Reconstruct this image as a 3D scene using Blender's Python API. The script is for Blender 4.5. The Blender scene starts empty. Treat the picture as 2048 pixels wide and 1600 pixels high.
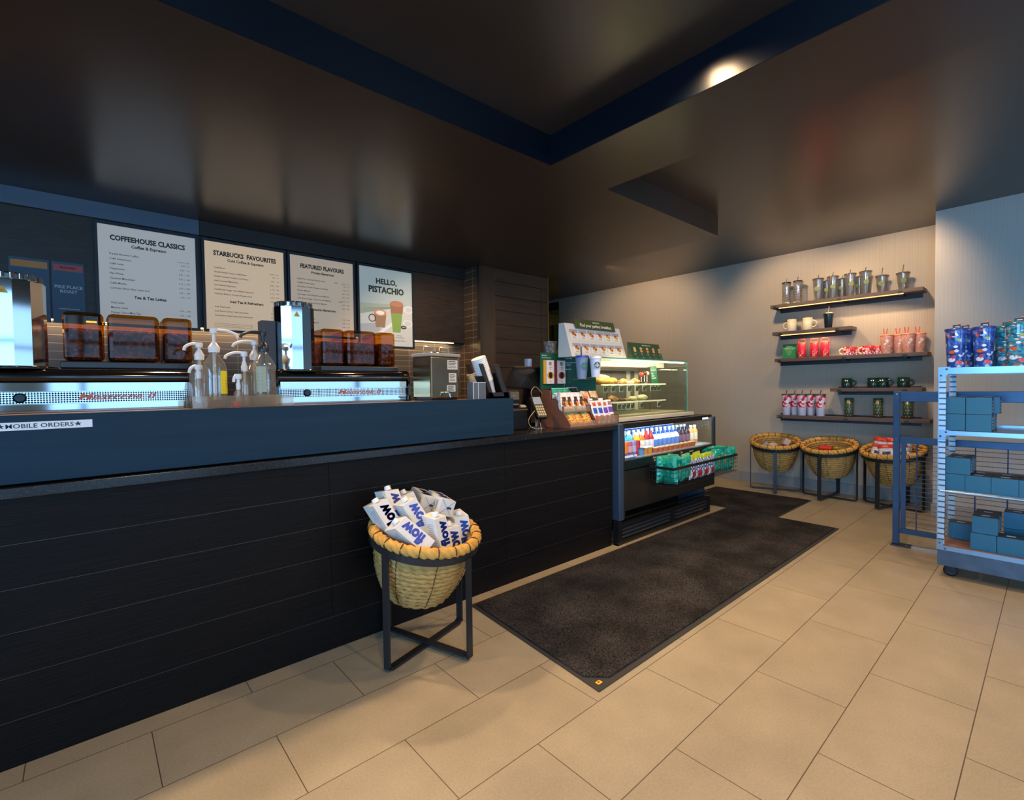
import bpy, bmesh, math, random
from mathutils import Vector, Matrix
random.seed(7)
D = bpy.data; S = bpy.context.scene; COL = S.collection
PI = math.pi
# ---------------------------------------------------------------- camera, world, light, exposure
f_px, yaw, pitch, roll = 966.11, math.radians(48.554), math.radians(-1.6185), math.radians(-0.770)
w = Vector((math.cos(pitch)*math.cos(yaw), math.cos(pitch)*math.sin(yaw), math.sin(pitch)))
r0 = Vector((math.sin(yaw), -math.cos(yaw), 0)); u0 = r0.cross(w)
rr = r0*math.cos(roll)+u0*math.sin(roll); uu = u0*math.cos(roll)-r0*math.sin(roll)
cam = D.objects.new('camera', D.cameras.new('camera')); COL.objects.link(cam)
cam.data.sensor_width = 36; cam.data.sensor_fit = 'HORIZONTAL'; cam.data.lens = f_px/2048*36
cam.data.clip_start = .02
M = Matrix((rr, uu, -w)).transposed().to_4x4(); M.translation = (0, 0, 1.14)
cam.matrix_world = M; S.camera = cam
S.view_settings.view_transform = 'Standard'; S.view_settings.look = 'None'
S.view_settings.gamma = 1; S.view_settings.use_curve_mapping = False
S.view_settings.exposure = 0.0
wd = D.worlds.new('daylight'); S.world = wd; wd.use_nodes = True
wd.node_tree.nodes['Background'].inputs[0].default_value = (.40, .66, 1, 1)
wd.node_tree.nodes['Background'].inputs[1].default_value = 2.2

def area(name, loc, target, size, power, col, sy=None, spread=180):
    L = D.lights.new(name, 'AREA'); L.energy = power; L.color = col; L.size = size
    if sy: L.shape = 'RECTANGLE'; L.size_y = sy
    L.spread = math.radians(spread)
    o = D.objects.new(name, L); COL.objects.link(o); o.location = loc
    o.rotation_euler = (Vector(target)-Vector(loc)).to_track_quat('-Z', 'Y').to_euler(); return o
def spot(name, loc, target, power, col, angle=75, blend=.5, rad=.03):
    L = D.lights.new(name, 'SPOT'); L.energy = power; L.color = col
    L.spot_size = math.radians(angle); L.spot_blend = blend; L.shadow_soft_size = rad
    o = D.objects.new(name, L); COL.objects.link(o); o.location = loc
    o.rotation_euler = (Vector(target)-Vector(loc)).to_track_quat('-Z', 'Y').to_euler(); return o
BLUE = (.22, .56, 1.0); WARM = (1.0, .68, .39)
# daylight through the shop windows behind and to the right of the camera
area('window_daylight', (-1.5, -2.85, 1.25), (-1.2, 0, 1.15), 2.1, 52, BLUE, 2.1)
area('window_daylight', (.4, -2.85, 1.25), (.2, 0, 1.15), 1.4, 16, BLUE, 2.0)
area('window_daylight', (3.2, -2.85, 1.25), (3.2, 0, 1.15), 2.4, 16, BLUE, 2.0)
area('window_daylight', (-2.85, -.6, 1.25), (0, -.7, 1.15), 2.8, 100, BLUE, 2.0, 110)
# ceiling spotlights of the shop
for (l, t, p, a) in [((2.33, 1.37, 2.34), (1.5, 1.3, 0), 70, 120), ((1.49, 2.86, 2.34), (1.0, 1.9, 0), 95, 110), ((.35, 2.62, 2.34), (.2, 1.8, 0), 120, 120), ((-.9, 2.62, 2.34), (-.7, 1.8, 0), 90, 120),
                     ((.3, .2, 2.5), (.7, .9, 0), 50, 120), ((1.8, 1.0, 2.51), (1.6, .8, 0), 32, 155), ((1.2, -.9, 2.5), (1.9, .2, 0), 85, 130), ((2.2, 3.2, 2.34), (2.7, 4.0, 1.0), 50, 110), ((2.85, 1.1, 2.5), (2.85, 2.25, 1.2), 42, 65),
                     ((3.2, .6, 2.48), (3.3, .9, 0), 75, 120), ((3.3, 2.6, 2.34), (3.4, 2.4, .9), 45, 110), ((3.0, -1.1, 2.48), (3.2, -.2, 0), 60, 125),
                     ((4.75, 1.9, 2.5), (5.75, 1.85, 1.8), 60, 95), ((4.75, 1.05, 2.5), (5.75, 1.0, 1.8), 60, 95), ((4.6, 3.5, 2.5), (5.75, 3.7, 1.7), 65, 110),
                     ((4.6, .9, 2.5), (4.7, 1.0, 0), 40, 110)]:
    spot('ceiling_spotlight', l, t, p, WARM, a, .7, .05)

# ---------------------------------------------------------------- materials
def lin(c):
    if isinstance(c, str): c = [int(c[i:i+2], 16)/255 for i in (0, 2, 4)]
    return tuple((x/12.92 if x <= .04045 else ((x+.055)/1.055)**2.4) for x in c)+(1,)
MC = {}
def mat(name, col='808080', rough=.5, metal=0, emit=0, nz=None, bump=None, spec=.5, coat=0, trans=0, alpha=1, sss=0, aniso=0):
    if name in MC: return MC[name]
    m = D.materials.new(name); MC[name] = m; m.use_nodes = True; N = m.node_tree.nodes; L = m.node_tree.links
    b = N['Principled BSDF']; b.inputs['Base Color'].default_value = lin(col); b.inputs['Roughness'].default_value = rough
    b.inputs['Metallic'].default_value = metal; b.inputs['Specular IOR Level'].default_value = spec
    b.inputs['Coat Weight'].default_value = coat; b.inputs['Coat Roughness'].default_value = .1
    b.inputs['Transmission Weight'].default_value = trans; b.inputs['Alpha'].default_value = alpha
    if emit: b.inputs['Emission Color'].default_value = lin(col); b.inputs['Emission Strength'].default_value = emit
    if nz or bump:
        tc = N.new('ShaderNodeTexCoord')
    if nz:   # (scale, colour2, stretch)
        n = N.new('ShaderNodeTexNoise'); n.inputs['Scale'].default_value = nz[0]; n.inputs['Detail'].default_value = 6
        mp = N.new('ShaderNodeMapping'); mp.inputs['Scale'].default_value = nz[2] if len(nz) > 2 else (1, 1, 1)
        L.new(tc.outputs['Object'], mp.inputs[0]); L.new(mp.outputs[0], n.inputs['Vector'])
        r = N.new('ShaderNodeValToRGB'); r.color_ramp.elements[0].position = .32; r.color_ramp.elements[1].position = .68
        r.color_ramp.elements[0].color = lin(col); r.color_ramp.elements[1].color = lin(nz[1])
        L.new(n.outputs[0], r.inputs[0]); L.new(r.outputs[0], b.inputs['Base Color'])
    if bump:  # (scale, strength, distance, stretch)
        n = N.new('ShaderNodeTexNoise'); n.inputs['Scale'].default_value = bump[0]; n.inputs['Detail'].default_value = 5
        mp = N.new('ShaderNodeMapping'); mp.inputs['Scale'].default_value = bump[3] if len(bump) > 3 else (1, 1, 1)
        L.new(tc.outputs['Object'], mp.inputs[0]); L.new(mp.outputs[0], n.inputs['Vector'])
        bp = N.new('ShaderNodeBump'); bp.inputs['Strength'].default_value = bump[1]; bp.inputs['Distance'].default_value = bump[2]
        L.new(n.outputs[0], bp.inputs['Height']); L.new(bp.outputs[0], b.inputs['Normal'])
    return m
def speck(name, base, cols, scale=40, rough=.3, stops=None, stretch=(1, 1, 1), bump=0, metal=0, coat=0):
    """cellular print: voronoi cells coloured from a constant ramp"""
    if name in MC: return MC[name]
    m = mat(name, base, rough, metal=metal, coat=coat); N = m.node_tree.nodes; L = m.node_tree.links; b = N['Principled BSDF']
    tc = N.new('ShaderNodeTexCoord'); mp = N.new('ShaderNodeMapping'); mp.inputs['Scale'].default_value = stretch
    v = N.new('ShaderNodeTexVoronoi'); v.inputs['Scale'].default_value = scale
    sp = N.new('ShaderNodeSeparateColor'); r = N.new('ShaderNodeValToRGB'); r.color_ramp.interpolation = 'CONSTANT'
    allc = [base]+list(cols); n = len(allc); el = r.color_ramp.elements
    while len(el) < n: el.new(.5)
    st = list(stops) if stops else [i/n for i in range(n)]
    while len(st) < n: st.append((st[-1]+1)/2)
    for i, c in enumerate(allc): el[i].position = st[i]; el[i].color = lin(c)
    L.new(tc.outputs['Object'], mp.inputs[0]); L.new(mp.outputs[0], v.inputs['Vector']); L.new(v.outputs['Color'], sp.inputs[0])
    L.new(sp.outputs[0], r.inputs[0]); L.new(r.outputs[0], b.inputs['Base Color'])
    if bump:
        bp = N.new('ShaderNodeBump'); bp.inputs['Strength'].default_value = bump; bp.inputs['Distance'].default_value = .002
        L.new(v.outputs['Distance'], bp.inputs['Height']); L.new(bp.outputs[0], b.inputs['Normal'])
    return m
def glass(name, tint='ffffff', refl=.06, rough=.02, body=0, bodycol='ffffff'):
    """thin clear sheet: see-through with a fresnel reflection"""
    if name in MC: return MC[name]
    m = D.materials.new(name); MC[name] = m; m.use_nodes = True; N = m.node_tree.nodes; L = m.node_tree.links
    for x in list(N): N.remove(x)
    out = N.new('ShaderNodeOutputMaterial'); t = N.new('ShaderNodeBsdfTransparent'); t.inputs[0].default_value = lin(tint)
    g = N.new('ShaderNodeBsdfGlossy'); g.inputs['Roughness'].default_value = rough
    lw = N.new('ShaderNodeLayerWeight'); lw.inputs[0].default_value = .5; fr = N.new('ShaderNodeMath'); fr.operation = 'POWER'; fr.inputs[1].default_value = 5; L.new(lw.outputs['Facing'], fr.inputs[0])
    mx = N.new('ShaderNodeMixShader'); ma = N.new('ShaderNodeMath'); ma.operation = 'MULTIPLY_ADD'
    ma.inputs[1].default_value = .8; ma.inputs[2].default_value = refl*.5; ma.use_clamp = True
    L.new(fr.outputs[0], ma.inputs[0]); L.new(ma.outputs[0], mx.inputs[0]); L.new(t.outputs[0], mx.inputs[1]); L.new(g.outputs[0], mx.inputs[2])
    o = mx
    if body:
        d = N.new('ShaderNodeBsdfDiffuse'); d.inputs[0].default_value = lin(bodycol)
        m2 = N.new('ShaderNodeMixShader'); m2.inputs[0].default_value = body
        L.new(mx.outputs[0], m2.inputs[1]); L.new(d.outputs[0], m2.inputs[2]); o = m2
    L.new(o.outputs[0], out.inputs[0]); return m

# ---------------------------------------------------------------- mesh helper
TEXT = {}
def text_mesh(s, bold=0, res=2):
    if (s, bold) in TEXT: return TEXT[s, bold]
    cu = D.curves.new('t', 'FONT'); cu.body = s; cu.size = 1; cu.resolution_u = res; cu.align_x = 'CENTER'; cu.align_y = 'CENTER'; cu.offset = .012+bold
    o = D.objects.new('t', cu); me = o.to_mesh()
    v = [tuple(p.co) for p in me.vertices]; f = [tuple(p.vertices) for p in me.polygons]
    o.to_mesh_clear(); D.objects.remove(o); D.curves.remove(cu)
    TEXT[s, bold] = (v, f); return v, f
class MB:
    def __init__(s): s.v = []; s.f = []; s.m = []; s.sm = []; s.mats = []; s.X = None
    def mi(s, m):
        if m not in s.mats: s.mats.append(m)
        return s.mats.index(m)
    def raw(s, vs, fs, m, smooth=False):
        o = len(s.v); k = s.mi(m)
        s.v += [tuple(s.X @ Vector(p)) if s.X else tuple(p) for p in vs]
        s.f += [tuple(i+o for i in f) for f in fs]; s.m += [k]*len(fs); s.sm += [smooth]*len(fs); return s
    def box(s, x0, x1, y0, y1, z0, z1, m, bev=0):
        if bev:
            b = min(bev, abs(x1-x0)/2.01, abs(y1-y0)/2.01, abs(z1-z0)/2.01)
            bm = bmesh.new(); bmesh.ops.create_cube(bm, size=1)
            for v in bm.verts: v.co = Vector(((x0+x1)/2+v.co.x*(x1-x0), (y0+y1)/2+v.co.y*(y1-y0), (z0+z1)/2+v.co.z*(z1-z0)))
            bmesh.ops.bevel(bm, geom=bm.edges[:], offset=b, segments=2, affect='EDGES', profile=.5)
            bm.verts.index_update(); vs = [v.co[:] for v in bm.verts]; fs = [[v.index for v in f.verts] for f in bm.faces]; bm.free()
            return s.raw(vs, fs, m, False)
        vs = [(x0, y0, z0), (x1, y0, z0), (x1, y1, z0), (x0, y1, z0), (x0, y0, z1), (x1, y0, z1), (x1, y1, z1), (x0, y1, z1)]
        return s.raw(vs, [(0, 3, 2, 1), (4, 5, 6, 7), (0, 1, 5, 4), (1, 2, 6, 5), (2, 3, 7, 6), (3, 0, 4, 7)], m)
    def prism(s, poly, ax, a0, a1, m, smooth=False):
        """poly = 2D outline in the two other axes, extruded along ax"""
        def P(p, a): return {'x': (a, p[0], p[1]), 'y': (p[0], a, p[1]), 'z': (p[0], p[1], a)}[ax]
        n = len(poly); vs = [P(p, a0) for p in poly]+[P(p, a1) for p in poly]
        s.raw(vs, [tuple(range(n)), tuple(range(2*n-1, n-1, -1))], m)
        return s.raw(vs, [(i, (i+1) % n, n+(i+1) % n, n+i) for i in range(n)], m, smooth)
    def lathe(s, prof, m, c=(0, 0, 0), seg=24, cap0=True, cap1=True, smooth=True, a0=0):
        cx, cy, cz = c; vs = []; n = len(prof)
        for (r, z) in prof:
            for i in range(seg):
                a = a0+2*PI*i/seg; vs.append((cx+r*math.cos(a), cy+r*math.sin(a), cz+z))
        fs = [(k*seg+i, k*seg+(i+1) % seg, (k+1)*seg+(i+1) % seg, (k+1)*seg+i) for k in range(n-1) for i in range(seg)]
        s.raw(vs, fs, m, smooth)
        if cap0: s.raw(vs[:seg], [tuple(range(seg-1, -1, -1))], m)
        if cap1: s.raw(vs[-seg:], [tuple(range(seg))], m)
        return s
    def tube(s, pts, r, m, seg=8, closed=False, sx=1.0, smooth=True, lobes=0, twist=0, lob=.25):
        pts = [Vector(p) for p in pts]; n = len(pts); vs = []; fs = []; acc = 0
        up = Vector((0, 0, 1))
        for k, p in enumerate(pts):
            if closed: t = pts[(k+1) % n]-pts[k-1]
            else: t = pts[min(k+1, n-1)]-pts[max(k-1, 0)]
            t.normalize(); q = up if abs(t.dot(up)) < .95 else Vector((1, 0, 0))
            a = t.cross(q).normalized(); b = a.cross(t)
            if k: acc += (pts[k]-pts[k-1]).length
            for i in range(seg):
                th = 2*PI*i/seg; R = r*(1+lob*abs(math.sin(lobes/2*(th)+acc*twist))-lob*.5) if lobes else r
                vs.append(tuple(p+a*(math.cos(th)*R*sx)+b*(math.sin(th)*R)))
        for k in range(n if closed else n-1):
            k2 = (k+1) % n
            fs += [(k*seg+i, k2*seg+i, k2*seg+(i+1) % seg, k*seg+(i+1) % seg) for i in range(seg)]
        s.raw(vs, fs, m, smooth)
        if not closed: s.raw(vs[:seg], [tuple(range(seg))], m); s.raw(vs[-seg:], [tuple(range(seg-1, -1, -1))], m)
        return s
    def bar(s, p0, p1, wd, th, m, up=(0, 0, 1)):
        p0 = Vector(p0); p1 = Vector(p1); t = (p1-p0).normalized(); q = Vector(up)
        if abs(t.dot(q)) > .98: q = Vector((1, 0, 0))
        a = t.cross(q).normalized(); b = a.cross(t).normalized()
        vs = [tuple(p+a*(i*wd/2)+b*(j*th/2)) for p in (p0, p1) for (i, j) in ((-1, -1), (1, -1), (1, 1), (-1, 1))]
        return s.raw(vs, [(0, 1, 2, 3), (7, 6, 5, 4), (0, 4, 5, 1), (1, 5, 6, 2), (2, 6, 7, 3), (3, 7, 4, 0)], m)
    def quad(s, a, b, c, d, m): return s.raw([a, b, c, d], [(0, 1, 2, 3)], m)
    def text(s, t, org, xd, yd, size, m, align='c', w=1.0, shear=0, bold=0):
        vs, fs = text_mesh(t, bold)
        if not vs: return s
        xs = [v[0] for v in vs]; x0, x1 = min(xs), max(xs)
        off = {'c': 0, 'l': -x0, 'r': -x1}[align]; O = Vector(org); X = Vector(xd).normalized(); Y = Vector(yd).normalized()
        return s.raw([tuple(O+X*((v[0]+off+shear*v[1])*size*w)+Y*(v[1]*size)) for v in vs], fs, m)
    def disc(s, c, nx, ny, r, m, seg=20, ry=None, r_in=0):
        c = Vector(c); nx = Vector(nx).normalized(); ny = Vector(ny).normalized(); ry = ry or r
        o = [tuple(c+nx*(r*math.cos(2*PI*i/seg))+ny*(ry*math.sin(2*PI*i/seg))) for i in range(seg)]
        if r_in:
            q = [tuple(c+nx*(r_in*math.cos(2*PI*i/seg))+ny*(r_in*ry/r*math.sin(2*PI*i/seg))) for i in range(seg)]
            return s.raw(o+q, [(i, (i+1) % seg, seg+(i+1) % seg, seg+i) for i in range(seg)], m)
        return s.raw(o, [tuple(range(seg))], m)
    def pillow(s, w_, h, t, mf, c=(0, 0, 0), nx=8, nz=10, crimp=.03, wob=.0, seed=0, flat=0):
        """a filled bag standing in xz, thickness along y; mf(u,v,front) -> material"""
        R = random.Random(seed)
        def prof(u, v):
            e = max(0, 1-abs(2*u-1)**4)**.6; g = min(1, min(v, 1-v)/.22); return e*math.sin(g*PI/2)**.8
        for side in (-1, 1):
            vs = []; 
            for j in range(nz+1):
                for i in range(nx+1):
                    u, v = i/nx, j/nz
                    y = side*(t/2*prof(u, v)+.0008) + (R.uniform(-wob, wob) if 0 < i < nx and 0 < j < nz else 0)
                    x = (u-.5)*w_*(1-.06*math.sin(v*PI)); z = v*h
                    vs.append((c[0]+x, c[1]+y, c[2]+z))
            for j in range(nz):
                for i in range(nx):
                    q = (j*(nx+1)+i, j*(nx+1)+i+1, (j+1)*(nx+1)+i+1, (j+1)*(nx+1)+i)
                    if side > 0: q = q[::-1]
                    m = mf((i+.5)/nx, (j+.5)/nz, side < 0)
                    s.raw([vs[k] for k in q], [(0, 1, 2, 3)], m, False)
        return s
    def ico(s, c, r, m, sub=1, sc=(1, 1, 1), jit=0, seed=0):
        R = random.Random(seed); bm = bmesh.new(); bmesh.ops.create_icosphere(bm, subdivisions=sub, radius=1)
        vs = [(c[0]+v.co.x*r*sc[0]*(1+R.uniform(-jit, jit)), c[1]+v.co.y*r*sc[1]*(1+R.uniform(-jit, jit)), c[2]+v.co.z*r*sc[2]*(1+R.uniform(-jit, jit))) for v in bm.verts]
        bm.verts.index_update(); fs = [[v.index for v in f.verts] for f in bm.faces]; bm.free(); return s.raw(vs, fs, m, True)
    def mesh(s, name, off=(0, 0, 0)):
        me = D.meshes.new(name); me.from_pydata([(v[0]-off[0], v[1]-off[1], v[2]-off[2]) for v in s.v], [], s.f)
        for m in s.mats: me.materials.append(m)
        me.polygons.foreach_set('material_index', s.m); me.polygons.foreach_set('use_smooth', s.sm)
        me.update(); return me
class Thing:
    """an Empty at the thing's base that parents its parts; parts are written in the thing's own frame
    (origin = base) unless world=True, when they are written in room coordinates"""
    def __init__(s, name, label, cat, loc=(0, 0, 0), group=None, world=False, rotz=0):
        s.o = D.objects.new(name, None); COL.objects.link(s.o); s.o.empty_display_size = .05
        s.o.location = loc; s.o.rotation_euler = (0, 0, rotz); s.off = loc if world else (0, 0, 0)
        s.o['label'] = label; s.o['category'] = cat
        if group: s.o['group'] = group
    def part(s, name, mb, parent=None, label=None, stuff=False):
        o = D.objects.new(name, mb.mesh(name, s.off)); COL.objects.link(o); o.parent = parent or s.o
        if label: o['label'] = label
        if stuff: o['kind'] = 'stuff'
        return o
    def copy(s, loc=None, rotz=None, label=None, group=None, matrix=None, name=None, scale=None):
        def rec(o, par):
            c = o.copy(); COL.objects.link(c); c.parent = par
            for ch in o.children: rec(ch, c)
            return c
        c = rec(s.o, None); t = Thing.__new__(Thing); t.o = c; t.off = s.off
        if matrix is not None: c.matrix_world = matrix
        else:
            if loc is not None: c.location = loc
            if rotz is not None: c.rotation_euler = (0, 0, rotz)
        if scale: c.scale = (scale,)*3
        if label: c['label'] = label
        if group: c['group'] = group
        return t
    def place(s, loc, rotz=0, matrix=None):
        if matrix is not None: s.o.matrix_world = matrix
        else: s.o.location = loc; s.o.rotation_euler = (0, 0, rotz)
        return s
def single(name, mb, label, cat, group=None, stuff=False):
    """a thing that is one mesh, its origin at the middle of its base"""
    xs, ys, zs = zip(*mb.v); off = ((min(xs)+max(xs))/2, (min(ys)+max(ys))/2, min(zs))
    o = D.objects.new(name, mb.mesh(name, off)); o.location = off; COL.objects.link(o)
    o['label'] = label; o['category'] = cat
    if group: o['group'] = group
    if stuff: o['kind'] = 'stuff'
    return o
def struct(name, mb, parent=None, label=None):
    o = D.objects.new(name, mb.mesh(name)); COL.objects.link(o)
    if parent: o.parent = parent
    else: o['kind'] = 'structure'
    if label: o['label'] = label
    return o
YX, YZ = (1, 0, 0), (0, 0, 1)            # text directions on a face that looks towards -Y
XX_ = (0, -1, 0)                          # text direction on a face that looks towards -X
# ---------------------------------------------------------------- the room
def tile_floor():
    m = mat('floor_tile', '9a8d7a', .4, spec=.5); N = m.node_tree.nodes; L = m.node_tree.links; b = N['Principled BSDF']
    g = N.new('ShaderNodeNewGeometry'); mp = N.new('ShaderNodeVectorMath'); mp.operation = 'SUBTRACT'; mp.inputs[1].default_value = (1.3537, .1741, 0)
    br = N.new('ShaderNodeTexBrick'); br.offset = .5; br.offset_frequency = 2
    for k, v in (('Scale', 1), ('Mortar Size', .0017), ('Mortar Smooth', .3), ('Brick Width', .6096), ('Row Height', .3039), ('Bias', 0)): br.inputs[k].default_value = v
    br.inputs['Color1'].default_value = lin('9c8d74'); br.inputs['Color2'].default_value = lin('a19278'); br.inputs['Mortar'].default_value = lin('55483a')
    L.new(g.outputs['Position'], mp.inputs[0]); L.new(mp.outputs[0], br.inputs['Vector'])
    n = N.new('ShaderNodeTexNoise'); n.inputs['Scale'].default_value = 130; n.inputs['Detail'].default_value = 6; L.new(g.outputs['Position'], n.inputs['Vector'])
    n2 = N.new('ShaderNodeTexNoise'); n2.inputs['Scale'].default_value = 5; n2.inputs['Detail'].default_value = 5; L.new(g.outputs['Position'], n2.inputs['Vector'])
    ad = N.new('ShaderNodeMath'); ad.operation = 'ADD'; L.new(n.outputs[0], ad.inputs[0]); L.new(n2.outputs[0], ad.inputs[1])
    mr = N.new('ShaderNodeMapRange'); mr.inputs[1].default_value = .7; mr.inputs[2].default_value = 1.3; mr.inputs[3].default_value = .84; mr.inputs[4].default_value = 1.1
    L.new(ad.outputs[0], mr.inputs[0])
    vm = N.new('ShaderNodeVectorMath'); vm.operation = 'SCALE'; L.new(br.outputs[0], vm.inputs[0]); L.new(mr.outputs[0], vm.inputs['Scale']); L.new(vm.outputs[0], b.inputs['Base Color'])
    bp = N.new('ShaderNodeBump'); bp.invert = True; bp.inputs['Strength'].default_value = .5; bp.inputs['Distance'].default_value = .002
    L.new(br.outputs['Fac'], bp.inputs['Height']); L.new(bp.outputs[0], b.inputs['Normal']); return m
def ribs(name, col, axis=1, scale=60, strength=.25, rough=.7):
    m = mat(name, col, rough); N = m.node_tree.nodes; L = m.node_tree.links; b = N['Principled BSDF']
    g = N.new('ShaderNodeNewGeometry'); wv = N.new('ShaderNodeTexWave'); wv.bands_direction = 'XYZ'[axis]; wv.inputs['Scale'].default_value = scale; wv.inputs['Distortion'].default_value = .25
    L.new(g.outputs['Position'], wv.inputs['Vector']); r = N.new('ShaderNodeValToRGB')
    c = lin(col); r.color_ramp.elements[0].color = tuple(x*.86 for x in c[:3])+(1,); r.color_ramp.elements[1].color = c
    L.new(wv.outputs[1], r.inputs[0]); L.new(r.outputs[0], b.inputs['Base Color'])
    bp = N.new('ShaderNodeBump'); bp.inputs['Strength'].default_value = strength; bp.inputs['Distance'].default_value = .002
    L.new(wv.outputs[1], bp.inputs['Height']); L.new(bp.outputs[0], b.inputs['Normal']); return m
def tiles(name, c1, c2, mort, bw, rh, ms, swz, off=(0, 0), rough=.25, offset=.0):
    """stacked wall tiles; swz picks the two room axes"""
    m = mat(name, c1, rough); N = m.node_tree.nodes; L = m.node_tree.links; b = N['Principled BSDF']
    g = N.new('ShaderNodeNewGeometry'); sx = N.new('ShaderNodeSeparateXYZ'); cx = N.new('ShaderNodeCombineXYZ')
    L.new(g.outputs['Position'], sx.inputs[0]); L.new(sx.outputs[swz[0]], cx.inputs[0]); L.new(sx.outputs[swz[1]], cx.inputs[1])
    br = N.new('ShaderNodeTexBrick'); br.offset = offset
    for k, v in (('Scale', 1), ('Mortar Size', ms), ('Brick Width', bw), ('Row Height', rh), ('Bias', 0)): br.inputs[k].default_value = v
    br.inputs['Color1'].default_value = lin(c1); br.inputs['Color2'].default_value = lin(c2); br.inputs['Mortar'].default_value = lin(mort)
    L.new(cx.outputs[0], br.inputs['Vector']); L.new(br.outputs[0], b.inputs['Base Color'])
    return m
floorm = tile_floor()
paper = ribs('wallpaper', 'aa9f8f', 1, 28); paper2 = ribs('wallpaper_pier', 'aaa69f', 1, 40, .15)
blackgloss = mat('ceiling_lacquer', '352b24', .28, spec=1, bump=(3, .04, .01), nz=(2, '3b3029'))
navy = mat('coffer_blue_reflection', '050e18', .3, bump=(3, .05, .01))  # the ceiling's own paint, with blue window reflection put into its colour
darkwood = mat('dark_wood', '2c231c', .42, nz=(3, '3d3026', (3, 3, 22)), bump=(4, .2, .003, (3, 3, 40)))
blackwood = mat('black_stained_wood', '070606', .5, spec=.16, nz=(3, '100d0c', (1.3, 1, 30)), bump=(6, .45, .002, (1.3, 1, 38)))
walltile = tiles('backsplash_tile', '4d4742', '554e48', '968c80', .30, .052, .0016, (0, 2), offset=0)
walltile2 = tiles('pillar_tile', '4a3a2c', '50402f', '95866f', .16, .075, .0022, (1, 2), offset=0)
plainwall = mat('plain_wall', '8d8780', .8); drywall = mat('shop_wall', '98866f', .8)
baseb = mat('baseboard', '8a8580', .5); darkmetal = mat('dark_metal', '26282b', .4, metal=.6)
steel = mat('steel', 'a8a59f', .28, metal=1)

m = MB(); m.box(-2.7, 8.6, -2.7, 6.4, -.1, 0, floorm); struct('floor', m)
m = MB()
m.box(-2.7, 3.985, 1.895, 6.4, 2.369, 2.85, blackgloss)          # low ceiling over the bar
m.box(1.985, 2.49, -2.7, 1.895, 2.369, 2.85, blackgloss)         # dropped beam
m.box(-2.7, 1.985, -2.7, 1.895, 2.534, 2.85, blackgloss)         # coffer
m.box(2.49, 5.9, -2.7, 1.895, 2.535, 2.85, blackgloss); m.box(3.985, 5.9, 1.895, 6.4, 2.535, 2.85, blackgloss)
m.box(1.981, 1.985, -2.6, 1.891, 2.3695, 2.533, navy); m.box(-2.6, 1.985, 1.891, 1.895, 2.3695, 2.533, navy)  # coffer sides, the reflected daylight painted on as thin sheets
struct('ceiling', m)
# wall behind the bar, tiled between worktop and the projecting menu bulkhead
m = MB(); m.box(-2.7, 3.02, 4.24, 4.4, 0, 2.37, walltile); struct('wall_back', m)
m = MB(); m.box(-2.6, 3.02, 4.15, 4.238, 1.60, 2.262, darkwood); 
m.box(-2.6, .65, 4.128, 4.238, 2.264, 2.368, mat('header_board', '566c80', .45, nz=(3, '5f768a', (.5, 4, 8)))); m.box(.653, 3.02, 4.128, 4.238, 2.264, 2.368, mat('header_dark', '26221f', .45))
struct('trim_1', m, label='dark bulkhead that carries the menu boards')
L = MB(); L.box(-2.4, 2.88, 4.165, 4.18, 1.592, 1.599, mat('led_warm', 'ffd08a', .5, emit=9)); 
o = single('light_strip', L, 'warm light strip under the bulkhead above the tiled backsplash', 'light')
area('bulkhead_strip', (.3, 4.19, 1.585), (.3, 4.21, 1), 5.2, 12, (1, .68, .36), .02)
# pillar at the end of the bar: tile on its left side, wood planks on its front
m = MB(); m.box(3.02, 4.0, 3.9, 6.4, 0, 2.369, darkwood)
pl = mat('pillar_wood', '3a2d24', .4, nz=(2.4, '4b3a2d', (1.2, 1, 12)), bump=(5, .3, .002, (1.2, 1, 30)))
z = 0
while z < 2.36:
    m.box(3.21, 3.885, 3.884, 3.9, z+.003, min(z+.146, 2.367), pl); m.box(3.89, 3.985, 3.884, 3.9, z+.002, min(z+.146, 2.367), pl); z += .149
m.box(3.045, 3.205, 3.884, 3.9, 0, 2.367, blackgloss); m.box(3.012, 3.02, 3.93, 4.24, .9, 2.367, walltile2)
struct('wall_pillar', m)
m = MB(); m.box(3.008, 3.045, 3.878, 3.925, 0, 2.368, mat('corner_trim', '55504a', .3, metal=.7)); m.box(3.985, 4.004, 3.878, 3.905, 0, 2.368, mat('brass_trim', '8a6a44', .35, metal=.8))
m.box(3.2, 3.21, 3.88, 3.9, 0, 2.367, mat('seam_trim', '6d5942', .35, metal=.6)); struct('trim_2', m)
# right-hand wall with the merchandise shelves, then the nearer pier
m = MB(); m.box(5.75, 5.9, .6, 5.34, 0, 2.56, paper); m.box(5.75, 5.9, 5.34, 6.4, 2.49, 2.56, paper); struct('wall_right', m)
m = MB(); m.box(5.30, 5.9, -2.7, .69, 0, 2.56, paper2); struct('wall_pier', m)
m = MB(); m.box(5.735, 5.75, .69, 5.34, 0, .11, baseb, .002); m.box(5.285, 5.30, -2.6, .70, 0, .11, baseb, .002); struct('baseboard_right', m)
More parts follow.
